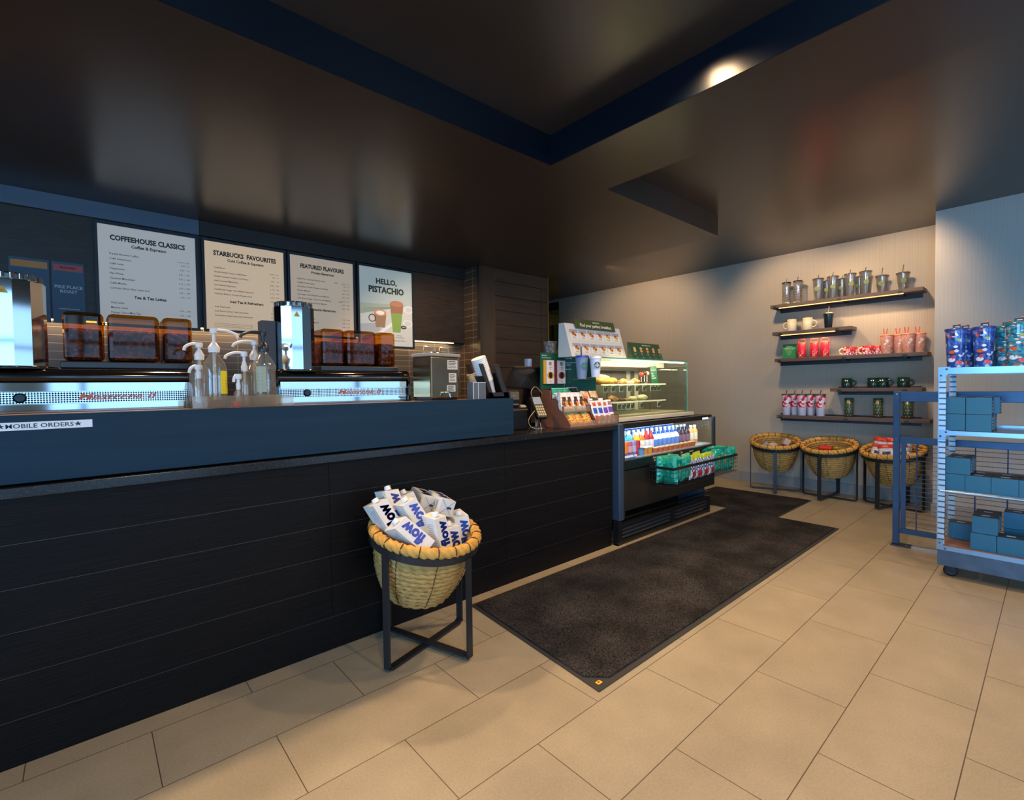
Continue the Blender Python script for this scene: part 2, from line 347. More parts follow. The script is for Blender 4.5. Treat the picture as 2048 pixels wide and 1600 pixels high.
# glazed doorway at the far left end of that wall, with the corridor beyond
m = MB(); m.box(5.74, 5.80, 5.34, 6.4, 2.36, 2.49, darkmetal); m.box(5.75, 5.79, 5.34, 5.375, 0, 2.13, darkmetal); m.box(5.75, 5.79, 5.50, 5.515, 0, 2.13, darkmetal)
d = struct('door_1', m); g = MB(); g.box(5.768, 5.774, 5.375, 5.50, .02, 2.13, glass('door_glass', 'cfd6cf')); g.box(5.768, 5.774, 5.515, 6.39, .02, 2.13, glass('door_glass')); struct('door_pane', g, d)
m = MB(); m.lathe([(.012, 0), (.012, .01)], steel, (5.745, 5.507, 2.16)); struct('door_pivot', m, d)
m = MB(); m.box(8.5, 8.6, 4.0, 6.5, 0, 2.6, mat('corridor_wall', '8a8a62', .8)); m.box(5.9, 8.6, 6.4, 6.5, 0, 2.6, MC['corridor_wall']); m.box(5.9, 8.6, 4.0, 4.1, 0, 2.6, MC['corridor_wall']); struct('wall_corridor', m)
m = MB(); m.box(5.9, 8.6, 4.0, 6.5, 2.5, 2.6, mat('corridor_ceiling', '4a4a3a', .7)); struct('ceiling_corridor', m)
m = MB(); m.lathe([(.07, 0), (.06, .012)], mat('downlight', 'fff2cf', .5, emit=12), (7.6, 6.05, 2.485)); single('downlight', m, 'round recessed downlight in the corridor beyond the glazed door', 'light')
spot('corridor_light', (7.3, 5.6, 2.45), (7.6, 5.4, 0), 60, (1, .9, .65), 140)
m = MB(); m.box(-2.7, 5.9, 6.4, 6.5, 0, 2.56, drywall); struct('wall_far', m)
# street side walls with windows behind the camera
fr = mat('window_frame', '1b1e21', .4)
m = MB(); m.box(-2.7, 5.3, -2.7, -2.6, 0, .18, drywall); m.box(-2.7, 5.3, -2.7, -2.6, 2.3, 2.56, drywall)
for a, b in ((-2.7, -2.35), (-.72, -.3), (1.15, 1.95), (4.45, 5.3)): m.box(a, b, -2.7, -2.6, .18, 2.3, drywall)
struct('wall_front', m)
m = MB(); m.box(-2.7, -2.6, -2.7, 6.4, 0, .18, drywall); m.box(-2.7, -2.6, -2.7, 6.4, 2.3, 2.56, drywall); m.box(-2.7, -2.6, .85, 6.4, .18, 2.3, drywall); m.box(-2.7, -2.6, -2.7, -2.05, .18, 2.3, drywall); struct('wall_left', m)
k = 1
for a, b, n in ((-2.35, 1.15, 3), (1.95, 4.45, 2)):
    m = MB(); 
    for i in range(n+1): x = a+(b-a)*i/n; m.box(x-.025, x+.025, -2.66, -2.6, .18, 2.3, fr)
    m.box(a, b, -2.66, -2.6, 1.7, 1.74, fr); m.box(a, b, -2.66, -2.6, .18, .22, fr); m.box(a, b, -2.66, -2.6, 2.26, 2.3, fr); wn = struct('window_%d' % k, m); k += 1
    g = MB(); g.box(a, b, -2.635, -2.63, .2, 2.28, glass('window_glass')); struct('window_pane', g, wn)
m = MB()
for i in range(4): y = -2.05+2.9*i/3; m.box(-2.66, -2.6, y-.025, y+.025, .18, 2.3, fr)
m.box(-2.66, -2.6, -2.05, .85, 1.7, 1.74, fr); wn = struct('window_3', m); g = MB(); g.box(-2.635, -2.63, -2.05, .85, .2, 2.28, glass('window_glass')); struct('window_pane', g, wn)

# ---------------------------------------------------------------- the bar
granite = speck('granite', '0f0e0e', ['1b1a19', '262422', '100f0f', '3c3833'], 420, .22, stops=[0, .45, .7, .85, .96], bump=0)
T = Thing('service_counter', 'long low bar clad in black stained wood planks', 'counter', (.1, 2.45, 0), world=True)
m = MB(); m.box(-2.58, 2.775, 2.10, 2.78, 0, .822, mat('counter_core', '0c0b0b', .6)); T.part('carcass', m)
m = MB(); zs = [.144, .279, .412, .5455, .681, .8215]
xj = [-2.58, -1.22, -.22, .78, 1.782, 2.775]
for i in range(5):
    for a, b in zip(xj, xj[1:]):
        m.box(a+.0008, b-.0008, 2.087, 2.1, zs[i]+.0018, zs[i+1]-.0012, blackwood)
    m.box(-2.58, 2.775, 2.0885, 2.089, zs[i]-.0004, zs[i]+.0022, mat('groove_highlight', '473f39', .5))  # pale line along each plank joint, a highlight put into the colour
T.part('plank_front', m)
m = MB(); m.box(-2.58, 2.775, 2.092, 2.11, 0, .143, blackwood); T.part('kick_board', m)
m = MB(); m.box(-2.58, 2.838, 2.062, 2.85, .824, .857, granite, .002); single('worktop', m, 'black speckled granite worktop on the plank-clad bar', 'worktop')
slate = mat('slate_paint', '0e2737', .45, spec=.22, nz=(4, '122e40', (.3, 1, 9)), bump=(5, .25, .002, (.3, 1, 14)))
T = Thing('counter_screen', 'slate blue painted upstand board standing on the worktop in front of the coffee machines', 'screen', (-.37, 2.15, .857), world=True)
m = MB(); m.box(-2.55, 1.864, 2.098, 2.125, .862, 1.0725, slate, .002); T.part('front_board', m)
m = MB(); m.box(-2.55, 1.864, 2.126, 2.31, 1.052, 1.070, mat('ledge_wood', '7a5f44', .4, nz=(5, '6a5038', (.4, 4, 1)))); T.part('ledge', m)
m = MB(); m.box(-2.55, 1.86, 2.29, 2.308, .858, 1.051, mat('counter_core')); T.part('back_support', m)
m = MB(); m.box(-.5, .045-.03, 2.0965, 2.0978, 1.026, 1.0505, mat('label_white', 'dfe3e6', .5)); 
lb = T.part('sticker', m, label='white strip sticker lettered MOBILE ORDERS between two stars')
m = MB(); m.text('★MOBILE ORDERS★', (-.107, 2.0962, 1.038), YX, YZ, .0185, mat('ink', '15181b', .5), w=1.12)
def star(mb, c, r, mt, xd=YX, yd=YZ):
    c = Vector(c); X = Vector(xd); Y = Vector(yd)
    for i in range(5):
        a = PI/2+2*PI*i/5; p = lambda a, q: tuple(c+X*(q*math.cos(a))+Y*(q*math.sin(a)))
        mb.raw([tuple(c), p(a-PI/5, r*.42), p(a, r), p(a+PI/5, r*.42)], [(0, 1, 2, 3)], mt)
T.part('lettering', m, lb)
m = MB(); m.box(-2.58, 3.0, 3.62, 4.23, 0, .9, blackwood); m.box(-2.58, 3.0, 3.6, 4.235, .9, .93, granite); single('back_counter', m, 'dark counter along the tiled wall below the menu boards', 'counter')

# ---------------------------------------------------------------- floor mats
mat1 = mat('mat_pile', '1c1b1d', .95, spec=.08)
def pile_nodes(m):
    N = m.node_tree.nodes; L = m.node_tree.links; b = N['Principled BSDF']; g = N.new('ShaderNodeNewGeometry')
    a = N.new('ShaderNodeTexNoise'); a.inputs['Scale'].default_value = 230; a.inputs['Detail'].default_value = 3; a.inputs['Roughness'].default_value = .8
    c = N.new('ShaderNodeTexNoise'); c.inputs['Scale'].default_value = 4; c.inputs['Detail'].default_value = 4
    L.new(g.outputs['Position'], a.inputs['Vector']); L.new(g.outputs['Position'], c.inputs['Vector'])
    r = N.new('ShaderNodeValToRGB'); r.color_ramp.elements[0].position = .40; r.color_ramp.elements[0].color = lin('0d0c0d'); r.color_ramp.elements[1].position = .62; r.color_ramp.elements[1].color = lin('68625f')
    L.new(a.outputs[0], r.inputs[0]); q = N.new('ShaderNodeMapRange'); q.inputs[1].default_value = .35; q.inputs[2].default_value = .65; q.inputs[3].default_value = .45; q.inputs[4].default_value = 1.0; L.new(c.outputs[0], q.inputs[0])
    v = N.new('ShaderNodeVectorMath'); v.operation = 'SCALE'; L.new(r.outputs[0], v.inputs[0]); L.new(q.outputs[0], v.inputs['Scale']); L.new(v.outputs[0], b.inputs['Base Color'])
    bp = N.new('ShaderNodeBump'); bp.inputs['Strength'].default_value = 1; bp.inputs['Distance'].default_value = .01; L.new(a.outputs[0], bp.inputs['Height']); L.new(bp.outputs[0], b.inputs['Normal'])
pile_nodes(mat1)
rub = mat('mat_rubber', '2a2827', .6)
def floor_mat(c, label, border=.022, corner=True):
    xs = sum(p[0] for p in c)/4; ys = sum(p[1] for p in c)/4
    T = Thing('floor_mat', label, 'mat', (xs, ys, 0), world=True)
    m = MB(); m.prism([tuple(p) for p in c], 'z', .0005, .004, rub); T.part('rubber_edge', m)
    q = [(p[0]+(border if p[0] < xs else -border), p[1]+(border if p[1] < ys else -border)) for p in c]
    if corner:      # the tufted pile is cut back at its near corner
        a = q[0]; ch = .075; q = [(a[0]+ch, a[1]+.004), *q[1:], (a[0]+.004, a[1]+ch)]
    m = MB(); bm = bmesh.new(); bmesh.ops.create_grid(bm, x_segments=90, y_segments=36, size=.5); R = random.Random(3)
    (x0, y0), (x1, y1) = (min(p[0] for p in q), min(p[1] for p in q)), (max(p[0] for p in q), max(p[1] for p in q)); bm.free()
    m.prism(q, 'z', .0035, .011, mat1); T.part('pile', m, stuff=True)
    return T
T = floor_mat([(1.397, 1.116), (4.35, 1.114), (4.363, 2.004), (1.474, 2.016)], 'big charcoal entrance mat in front of the bar, small tag on its near corner')
m = MB(); m.box(1.428, 1.452, 1.142, 1.160, .0042, .0048, mat('tag_yellow', 'e8c022', .5)); m.box(1.434, 1.446, 1.147, 1.157, .0048, .0052, mat('tag_red', 'c4391c', .5)); T.part('maker_tag', m, label='small yellow tag with a red square')
floor_mat([(4.375, 1.56), (5.21, 1.563), (5.19, 2.50), (4.375, 2.50)], 'smaller charcoal mat beyond the big one, before the wall baskets', corner=False)
# ---------------------------------------------------------------- menu boards
ink = mat('menu_ink', '2b3530', .6); ink2 = mat('menu_ink_grey', '6b655c', .6)
def board(x0, x1, z0, z1, label, paper_m, y=4.118):
    T = Thing('menu_board', label, 'menu board', ((x0+x1)/2, y, z0), group='lit menu boards over the bar', world=True)
    m = MB(); fw = .018; fm = mat('board_frame', '2b333a', .4, metal=.3)
    m.box(x0, x1, y, y+.03, z1-fw, z1, fm); m.box(x0, x1, y, y+.03, z0, z0+fw, fm); m.box(x0, x0+fw, y, y+.03, z0+fw, z1-fw, fm); m.box(x1-fw, x1, y, y+.03, z0+fw, z1-fw, fm)
    T.part('frame', m); m = MB(); m.box(x0+fw, x1-fw, y+.008, y+.028, z0+fw, z1-fw, paper_m); p = T.part('panel', m); return T, p
def lit(name, col, e): return mat(name, col, .35, emit=e)
def menu(x0, x1, z0, z1, label, pm, title, sub1, rows1, sub2, rows2, foot=0, new=(), y=4.118):
    T, p = board(x0, x1, z0, z1, label, pm, y); W = x1-x0; H = z1-z0; m = MB(); X = lambda u: x0+u*W; Z_ = lambda v: z1-v*H; yy = y+.0075
    def t(s, u, v, size, al, mt=ink, w=1): m.text(s, (X(u), yy, Z_(v)), YX, YZ, size, mt, al, w)
    m.text(title, (X(.5), yy, Z_(.145)), YX, YZ, .046, ink, 'c', .80, bold=.03); m.text(sub1, (X(.5), yy, Z_(.21)), YX, YZ, .027, ink, 'c', .95, bold=.02)
    v = .30
    for i, s in enumerate(rows1):
        t(s, .13, v, .0165, 'l'); 
        if i in new: t('NEW', .13+.012*len(s)+.16, v, .014, 'l')
        t('%s  |  %d' % (('4.25', '4.95', '5.45', '5.75', '6.15', '6.25', '6.45', '5.25')[i % 8], (5, 15, 190, 140, 170, 250, 290, 70)[i % 8]), .90, v+.035, .014, 'r', ink2); v += .047
    t('Grande  |  Cals', .90, .30, .011, 'r', ink2)
    v += .03; m.text(sub2, (X(.5), yy, Z_(v)), YX, YZ, .027, ink, 'c', .95, bold=.02); v += .065
    for i, s in enumerate(rows2):
        t(s, .13, v, .0165, 'l'); t('%s  |  %d' % (('5.25', '5.95', '4.95')[i % 3], (240, 220, 130)[i % 3]), .90, v+.035, .014, 'r', ink2); v += .047
    for i in range(foot): t('Prices may vary. Calories are for a standard beverage of that size, before changes.', .12, .905+i*.018, .0078, 'l', ink2)
    T.part('lettering', m, p)
menu(.070, .640, 1.572, 2.262-.012, 'menu board headed COFFEEHOUSE CLASSICS, leftmost lit board', lit('board_cool', 'cfcdc8', .30), 'COFFEEHOUSE CLASSICS', 'Coffee & Espresso',
     ['Freshly Brewed Coffee', 'Caffè Americano', 'Caffè Latte', 'Cappuccino', 'Flat White', 'Caramel Macchiato', 'Caffè Mocha', 'Cortado (Short 8oz, Latte too)'], 'Tea & Tea Lattes', ['Chai Latte', 'Matcha Latte', 'Honey Citrus Mint Tea'])
menu(.660, 1.238, 1.572, 2.250, 'menu board with cold coffee and iced tea lists, warmest and second from left', lit('board_warm', 'e3c4a0', .46), 'STARBUCKS  FAVOURITES', 'Cold Coffee & Espresso',
     ['Cold Brew', 'Vanilla Sweet Cream Cold Brew', 'Salted Caramel Cream Cold Brew', 'Iced Caramel Macchiato', 'Iced Shaken Espresso', 'Iced Brown Sugar Oat Shaken Espresso', 'Caramel Ribbon Crunch Frappuccino'], 'Iced Tea & Refreshers', ['Iced Chai Latte', 'Iced Peach Green Tea Lemonade', 'Strawberry Açaí Lemonade Refresher'], foot=3)
menu(1.250, 1.812, 1.572, 2.250, 'menu board headed FEATURED FLAVOURS, third from left', lit('board_mid', 'd8bfa4', .34), 'FEATURED FLAVOURS', 'Protein Beverages',
     ['Sugar-Free Caramel Protein Latte', 'Vanilla Protein Latte', 'Chocolate Cream Protein Cold Brew', 'Protein Matcha', 'Iced Sugar-Free Vanilla Protein Matcha', 'Iced Brown Sugar Cream Protein Matcha', 'Iced Banana Cream Protein Matcha'], 'Pistachio Beverages', ['Pistachio Latte', 'Pistachio Cold Brew', 'Dubai Chocolate Matcha'], new=(0, 5))
x0, x1, z0, z1 = 1.832, 2.395, 1.512, 2.252
T, p = board(x0, x1, z0, z1, 'poster reading HELLO, PISTACHIO over a mug and a tall green drink', lit('poster_grey', 'aeb8b3', .38))
W, H, yy = x1-x0, z1-z0, 4.1255; X = lambda u: x0+u*W; Zv = lambda v: z1-v*H
m = MB()
def poly(pts, mt, k=0): m.raw([(X(a), yy-k*.0004, Zv(b)) for a, b in pts], [tuple(range(len(pts)-1, -1, -1))], mt)
poly([(.04, .52), (.96, .46), (.96, .97), (.04, .97)], lit('poster_table', 'c3c2bd', .38)); poly([(.04, .47), (.6, .45), (.6, .5), (.04, .6)], lit('poster_sage', '9fa896', .38))
poly([(.04, .72), (.3, .70), (.42, .8), (.24, .9), (.04, .92)], lit('poster_plate', 'a5a8ab', .36), 1); poly([(.04, .97), (.62, .66), (.70, .66), (.14, .97)], lit('poster_light', 'd8d8d6', .4), 2)
mg = lit('poster_mug', '94765a', .35); poly([(.27, .57), (.49, .57), (.46, .75), (.30, .75)], mg, 3)
m.disc((X(.38), yy-.0016, Zv(.57)), YX, YZ, .062, lit('poster_foam', 'cc8a60', .4), ry=.030); m.disc((X(.38), yy-.002, Zv(.57)), YX, YZ, .040, lit('poster_white', 'e2dcd8', .42), ry=.019)
m.disc((X(.24), yy-.0016, Zv(.64)), YX, YZ, .036, mat('poster_handle', '3a3836', .5), r_in=.028)
poly([(.555, .44), (.80, .44), (.74, .80), (.60, .80)], lit('poster_green', '7f9c4c', .38), 3); poly([(.555, .44), (.80, .44), (.785, .56), (.57, .56)], lit('poster_cocoa', '9a6a52', .38), 4)
m.disc((X(.678), yy-.002, Zv(.44)), YX, YZ, .069, lit('poster_cocoa2', 'b07a5e', .38), ry=.028)
for a, b in ((.90, .50), (.88, .68)): m.disc((X(a), yy-.0008, Zv(b)), YX, YZ, .05, lit('poster_rim', 'd6d6d4', .4), r_in=.038, ry=.035)
m.disc((X(.80), yy-.0024, Zv(.73)), YX, YZ, .03, mat('poster_badge', '23302a', .5), ry=.017)
m.text('NEW', (X(.80), yy-.003, Zv(.73)), YX, YZ, .016, lit('poster_light', 'd8d8d6', .4))
g = mat('poster_ink', '24392f', .6)
m.text('HELLO,', (X(.5), yy-.001, Zv(.185)), YX, YZ, .066, g, w=.98, bold=.03); m.text('PISTACHIO', (X(.5), yy-.001, Zv(.29)), YX, YZ, .077, g, w=.92, bold=.03)
for a, b, s in ((.3, .85, 'Pistachio Latte'), (.3, .89, 'Grande 6.95 | 320 Cals'), (.72, .84, 'Iced Dubai'), (.72, .865, 'Chocolate Matcha'), (.72, .905, 'Grande 8.25 | 480 Cals')): m.text(s, (X(a), yy-.001, Zv(b)), YX, YZ, .0135, ink2)
T.part('artwork', m, p)
# two small posters on the dark wall left of the boards
def small_poster(x0, x1, z0, z1, label, mainm, bandm, lines):
    T = Thing('coffee_poster', label, 'poster', ((x0+x1)/2, 4.14, z0), world=True); m = MB(); m.box(x0, x1, 4.137, 4.149, z0, z1, mainm); T.part('panel', m)
    m = MB(); m.box(x0+.008, x1-.008, 4.1355, 4.1365, z1-.055, z1-.015, bandm)
    for s, zz, sz in lines: m.text(s, ((x0+x1)/2, 4.1355, zz), YX, YZ, sz, mat('poster_type', 'e2e9ee', .5))
    T.part('lettering', m)
small_poster(-.135, .018, 1.575, 1.955, 'slate coffee-of-the-day card with red band, behind the bean hoppers', mat('card_slate', '48657c', .5), mat('card_red', 'd2625f', .5), [('PIKE PLACE', 1.80, .026), ('ROAST', 1.772, .026), ('available brewed daily', 1.665, .011), ('FEATURED', 1.92, .016)])
small_poster(-.32, -.145, 1.575, 1.955, 'card with orange band mostly hidden by the chrome bean tower', mat('card_slate'), mat('card_orange', 'e09a50', .5), [('ESPRESSO', 1.80, .026)])

# ---------------------------------------------------------------- espresso machines
chrome = mat('chrome', 'b4b8bb', .06, metal=1); chrome2 = mat('chrome_side', 'b5b9bc', .12, metal=1); blkgl = mat('black_gloss', '0b0a0a', .08, coat=.6)
def perforated():
    m = mat('perforated_steel', 'b8bdc0', .25, metal=1); N = m.node_tree.nodes; L = m.node_tree.links; b = N['Principled BSDF']
    tc = N.new('ShaderNodeTexCoord'); mp = N.new('ShaderNodeMapping'); mp.inputs['Rotation'].default_value = (0, math.radians(45), 0); mp.inputs['Scale'].default_value = (190, 0, 190)
    ch = N.new('ShaderNodeTexChecker'); ch.inputs['Scale'].default_value = 1; L.new(tc.outputs['Object'], mp.inputs[0]); L.new(mp.outputs[0], ch.inputs[0])
    ch.inputs[1].default_value = lin('e3e6e8'); ch.inputs[2].default_value = lin('23262a'); L.new(ch.outputs[0], b.inputs['Base Color']); return m
perf = perforated()
beans = speck('coffee_beans', '2a180c', ['5a3319', '3d2312', '744521', '1a0f07'], 95, .75, bump=1.0)
amber = glass('amber_plastic', 'e3b055', .05, .04)
T = Thing('espresso_machine', 'espresso machine right of the syrup bottles, beside the tea urn', 'espresso machine', (0, 0, 0), group='espresso machines on the bar')
m = MB(); m.box(.012, .658, .03, .50, .02, .30, chrome2); m.box(.02, .65, .02, .03, .02, .245, chrome); T.part('body', m)
m = MB(); m.box(.02, .65, .012, .03, .245, .262, perf); m.box(.02, .65, .012, .03, .262, .285, perf); st = T.part('grille', m, label='band of perforated steel')
m = MB(); m.box(.018, .652, .010, .03, .288, .318, chrome); m.box(.02, .652, .008, .02, .2415, .2445, chrome2); T.part('chrome_band', m)
m = MB()
for d in (0, .0008): m.text('Mastrena II', (.395+d, .0112, .2655+d*.3), YX, YZ, .030, mat('badge_red', 'b5553c', .35, metal=.4), shear=.3, w=1.65)
T.part('nameplate', m, st)
m = MB(); m.lathe([(.0165, 0), (.0165, .004), (.013, .006)], steel, (0, 0, 0), 20); mm = MB(); mm.X = Matrix.Translation((.135, .012, .2655)) @ Matrix.Rotation(PI/2, 4, 'X')
mm.lathe([(.017, 0), (.017, .004), (.012, .006)], mat('badge_dark', '2c3236', .25, metal=.8), seg=20); T.part('badge', mm, st, label='round dark metal badge')
prof = [(.008, .318), (-.002, .335), (.004, .352), (.022, .363), (.06, .368), (.50, .368), (.50, .31), (.03, .31)]
m = MB(); m.prism(prof, 'x', .006, .664, blkgl, True); T.part('hood', m, label='glossy black rounded hood')
for x in (-.004, .658): m = MB(); m.prism([(-.006, .02), (.0, .335), (.012, .362), (.03, .374), (.50, .374), (.50, .02)], 'x', x, x+.012, blkgl, True); T.part('side_panel', m)
m = MB(); c = (.115, .115, .37); m.lathe([(.118, 0), (.118, .004), (.098, .006)], blkgl, c, 24)
m.lathe([(.090, .006), (.090, .298), (.078, .304)], chrome, c, 12, smooth=False, a0=.12); tw = T.part('bean_tower', m, label='tall faceted chrome tower')
m = MB(); m.lathe([(.081, .300), (.081, .318), (.074, .324), (.06, .325)], chrome2, c, 30, smooth=False)
for i in range(22): a = 2*PI*i/22; m.box(c[0]+.079*math.cos(a)-.005, c[0]+.079*math.cos(a)+.005, c[1]+.079*math.sin(a)-.005, c[1]+.079*math.sin(a)+.005, c[2]+.302, c[2]+.3225, chrome, .002)
T.part('lid', m, tw)
# warning triangle on the facet that looks at the street
a = .12+PI/12*19-PI/6; n = Vector((math.cos(a), math.sin(a), 0)); tt = Vector((-n.y, n.x, 0)); q = Vector(c)+n*.0905+Vector((0, 0, .262))
m = MB(); m.raw([tuple(q-tt*.013-Vector((0, 0, .011))), tuple(q+tt*.013-Vector((0, 0, .011))), tuple(q+Vector((0, 0, .012)))], [(0, 1, 2)], mat('warning_yellow', 'd99a17', .5))
q = q+n*.0006; ink_ = mat('ink')
for k in (-1, 0, 1): m.raw([tuple(q+tt*(k*.004-.0008)-Vector((0, 0, .007))), tuple(q+tt*(k*.004+.0008)-Vector((0, 0, .007))), tuple(q+tt*(k*.004)+Vector((0, 0, .002)))], [(0, 1, 2)], ink_)
T.part('warning_sticker', m, tw, label='yellow warning triangle')
m = MB(); m.box(.235, .655, .10, .38, .372, .398, mat('tray_dark', '23282e', .35), .004); tr = T.part('hopper_tray', m)
for k, (a, b) in enumerate(((.245, .362), (.372, .535), (.546, .648))):
    m = MB(); m.box(a+.006, b-.006, .118, .322, .402, .525, beans, .012); bn = m
    g = MB(); g.box(a, b, .11, .33, .398, .585, amber, .016)
    h = T.part('bean_hopper', g, label='amber plastic bean hopper'); T.part('coffee_beans', bn, h)
m = MB(); m.box(-.035, .028, .09, .15, .374, .60, mat('screen_case', '2a2f36', .4), .004); m.box(-.02, -.008, .088, .09, .46, .485, blkgl); T.part('touch_screen', m)
m = MB(); hz = [(-.012, -.02, .02), (-.02, .0, .12), (-.05, .02, .22), (-.055, .03, .29), (-.02, .05, .318), (.04, .07, .325)]
def smoothpath(p, k=5):
    p = [Vector(q) for q in p]; out = []
    for i in range(len(p)-1):
        a, b, c_, d = p[max(i-1, 0)], p[i], p[i+1], p[min(i+2, len(p)-1)]
        for j in range(k):
            t = j/k; out.append(.5*((2*b)+(c_-a)*t+(2*a-5*b+4*c_-d)*t*t+(3*b-a-3*c_+d)*t**3))
    return out+[p[-1]]
m.tube(smoothpath([(x-.0, y+.02, z) for x, y, z in hz]), .006, mat('hose_blue', '2c5f9c', .35)); T.part('hose', m, label='blue plastic hose')
m = MB(); m.tube(smoothpath([(x+.03, y+.04, z-.012) for x, y, z in hz[:5]]), .006, mat('hose_plum', '4a3547', .4)); T.part('hose', m, label='plum coloured hose')
T.place((.643, 2.315, .857))
T.copy((-.301, 2.315, .857), label='espresso machine at the left end of the bar, left of the syrup bottles')

# ---------------------------------------------------------------- syrup bottles with pumps
clear = glass('clear_bottle', 'eeeae2', .24, .05, .12, 'cfc8ba')
def syrup(loc, h, r, pump, label, liquid=None, lh=.02, tag=None, rz=0, lever=.085, stem=.07):
    T = Thing('syrup_bottle', label, 'syrup bottle', (0, 0, 0), group='pump bottles between the espresso machines')
    m = MB(); m.lathe([(r*.9, 0), (r, .01), (r, h*.72), (r*.86, h*.80), (r*.42, h*.93), (r*.36, h)], clear, seg=28, cap1=False); T.part('bottle', m)
    if liquid: m = MB(); m.lathe([(r*.88, .003), (r*.95, .01), (r*.95, lh)], liquid, seg=28); T.part('syrup', m)
    pm = pump; m = MB(); m.lathe([(r*.46, h-.004), (r*.5, h+.016), (r*.34, h+.026), (.008, h+.036)], pm, seg=20); pp = T.part('pump_collar', m)
    m = MB(); m.lathe([(.0058, .02), (.0058, h+stem+.02)], pm, seg=10)
    m.lathe([(.012, h+stem), (.014, h+stem+.012), (.012, h+stem+.02)], pm, seg=14)
    m.tube(smoothpath([(0, 0, h+stem+.014), (lever*.5, 0, h+stem+.014), (lever*.9, 0, h+stem+.002), (lever*1.0, 0, h+stem-.012)]), .0058, pm, 8); T.part('pump_lever', m, pp)
    if tag: 
        m = MB(); s = 9
        for i in range(s):
            a = -PI/2-rz+tag[2]+(i-s/2)*.10; b = a+.10; R = r*1.02
            m.quad((R*math.cos(a), R*math.sin(a), tag[0]), (R*math.cos(b), R*math.sin(b), tag[0]), (R*math.cos(b), R*math.sin(b), tag[1]), (R*math.cos(a), R*math.sin(a), tag[1]), tag[3])
        for k in range(5): 
            zz = tag[0]+(tag[1]-tag[0])*(.15+.14*k); R = r*1.03; a = -PI/2-rz+tag[2]-.3; b = a+.45
            m.quad((R*math.cos(a), R*math.sin(a), zz), (R*math.cos(b), R*math.sin(b), zz), (R*math.cos(b), R*math.sin(b), zz+.003), (R*math.cos(a), R*math.sin(a), zz+.003), ink2)
        T.part('label_sticker', m)
    return T.place(loc, rz)
pw = mat('pump_white', 'd9d6d2', .35); pk = mat('pump_black', '1c2126', .3); cara = mat('caramel_syrup', '8a4310', .15, trans=.3); pale = mat('clear_syrup', 'b8a288', .15, trans=.6)
yl = mat('label_yellow', 'e3cf1e', .5); wl = mat('label_cream', '9d9c80', .5)
syrup((.385, 2.205, 1.071), .222, .042, pw, 'tallest syrup bottle with white pump, yellow label and caramel syrup', cara, .032, (.055, .145, .75, yl), 0)
syrup((.345, 2.272, 1.071), .195, .036, pw, 'syrup bottle with white pump just behind the yellow-labelled one', None, 0, None, PI*.95, .05, .045)
syrup((.565, 2.21, 1.071), .232, .044, pk, 'syrup bottle with tall black pump and cream label', pale, .05, (.06, .165, -.5, wl), PI, .085, .062)
syrup((.545, 2.275, 1.071), .20, .036, pw, 'syrup bottle with upper of two white pumps behind the black-pump one', pale, .03, None, PI, .08, .06)
syrup((.498, 2.24, 1.071), .15, .026, pw, 'slim syrup bottle with lower white pump beside the black-pump one', pale, .05, None, PI, .07, .058)
syrup((.46, 2.175, 1.071), .075, .017, pw, 'smallest pump bottle standing low in front of the row', pale, .04, None, PI*1.1, .018, .038)
syrup((.335, 2.235, 1.071), .12, .024, pw, 'short syrup bottle half hidden by the left espresso machine', None, 0, None, PI, .03, .03)
m = MB(); m.box(.30, .66, 2.295, 2.305, 1.071, 1.118, glass('acrylic', 'efe9dd', .12, .03, .12, 'd8c9b4')); m.box(.30, .66, 2.143, 2.146, 1.071, 1.118, MC['acrylic']); m.box(.42, .424, 2.146, 2.295, 1.071, 1.118, MC['acrylic'])
single('bottle_tray', m, 'clear acrylic tray around the feet of the syrup bottles', 'tray')
m = MB(); m.lathe([(.016, 0), (.018, .012), (.015, .024)], mat('red_cap', 'b8352a', .4), (.447, 2.16, 1.071), 16); single('red_cap', m, 'small red cap lying beside the smallest pump bottle', 'cap')

# ---------------------------------------------------------------- iced tea urn, cup dispensers, acrylic boxes
T = Thing('tea_urn', 'stainless steel tea urn with grey lid and two handles', 'tea urn', (0, 0, 0))
m = MB(); m.box(0, .205, .0, .15, .012, .232, mat('brushed_urn', 'c8a277', .17, metal=1), .008); m.box(.01, .195, .01, .14, 0, .012, blkgl); T.part('tank', m)
m = MB(); m.box(-.006, .211, -.006, .156, .232, .250, mat('urn_lid', '8a8a86', .4), .004); m.lathe([(.034, .25), (.034, .258), (.028, .262)], steel, (.10, .08, 0), 20); ld = T.part('lid', m)
for x in (.015, .125):
    m = MB(); m.tube([(x, .07, .25), (x+.003, .07, .285), (x+.062, .07, .285), (x+.065, .07, .25)], .007, MC['urn_lid'], 6); T.part('handle', m, ld)
m = MB(); wh = mat('sticker_white', 'c4bfb6', .5)
for x, z, a, b in ((.115, .165, .075, .05), (.125, .095, .055, .05), (.11, .045, .062, .035)):
    m.box(x, x+a, -.0022, -.0012, z, z+b, wh)
    for k in range(5): m.box(x+.006, x+a-.008-(k % 3)*.006, -.0026, -.0022, z+b*(.16+.16*k), z+b*(.16+.16*k)+.003, ink)
m.text('HOT TEA', (.150, -.0028, .208), YX, YZ, .010, ink)
T.part('sticker', m, label='white printed notices')
m = MB(); m.tube([(.10, -.02, .04), (.10, -.035, .03), (.10, -.035, .016)], .006, chrome, 8); m.box(.09, .11, -.03, 0, .035, .048, chrome, .003); T.part('tap', m)
T.place((1.345, 2.155, 1.071), .16)
T = Thing('sleeve_box', 'small clear box holding coffee stirrers before the urn', 'box', (1.645, 2.165, 1.071), world=True)
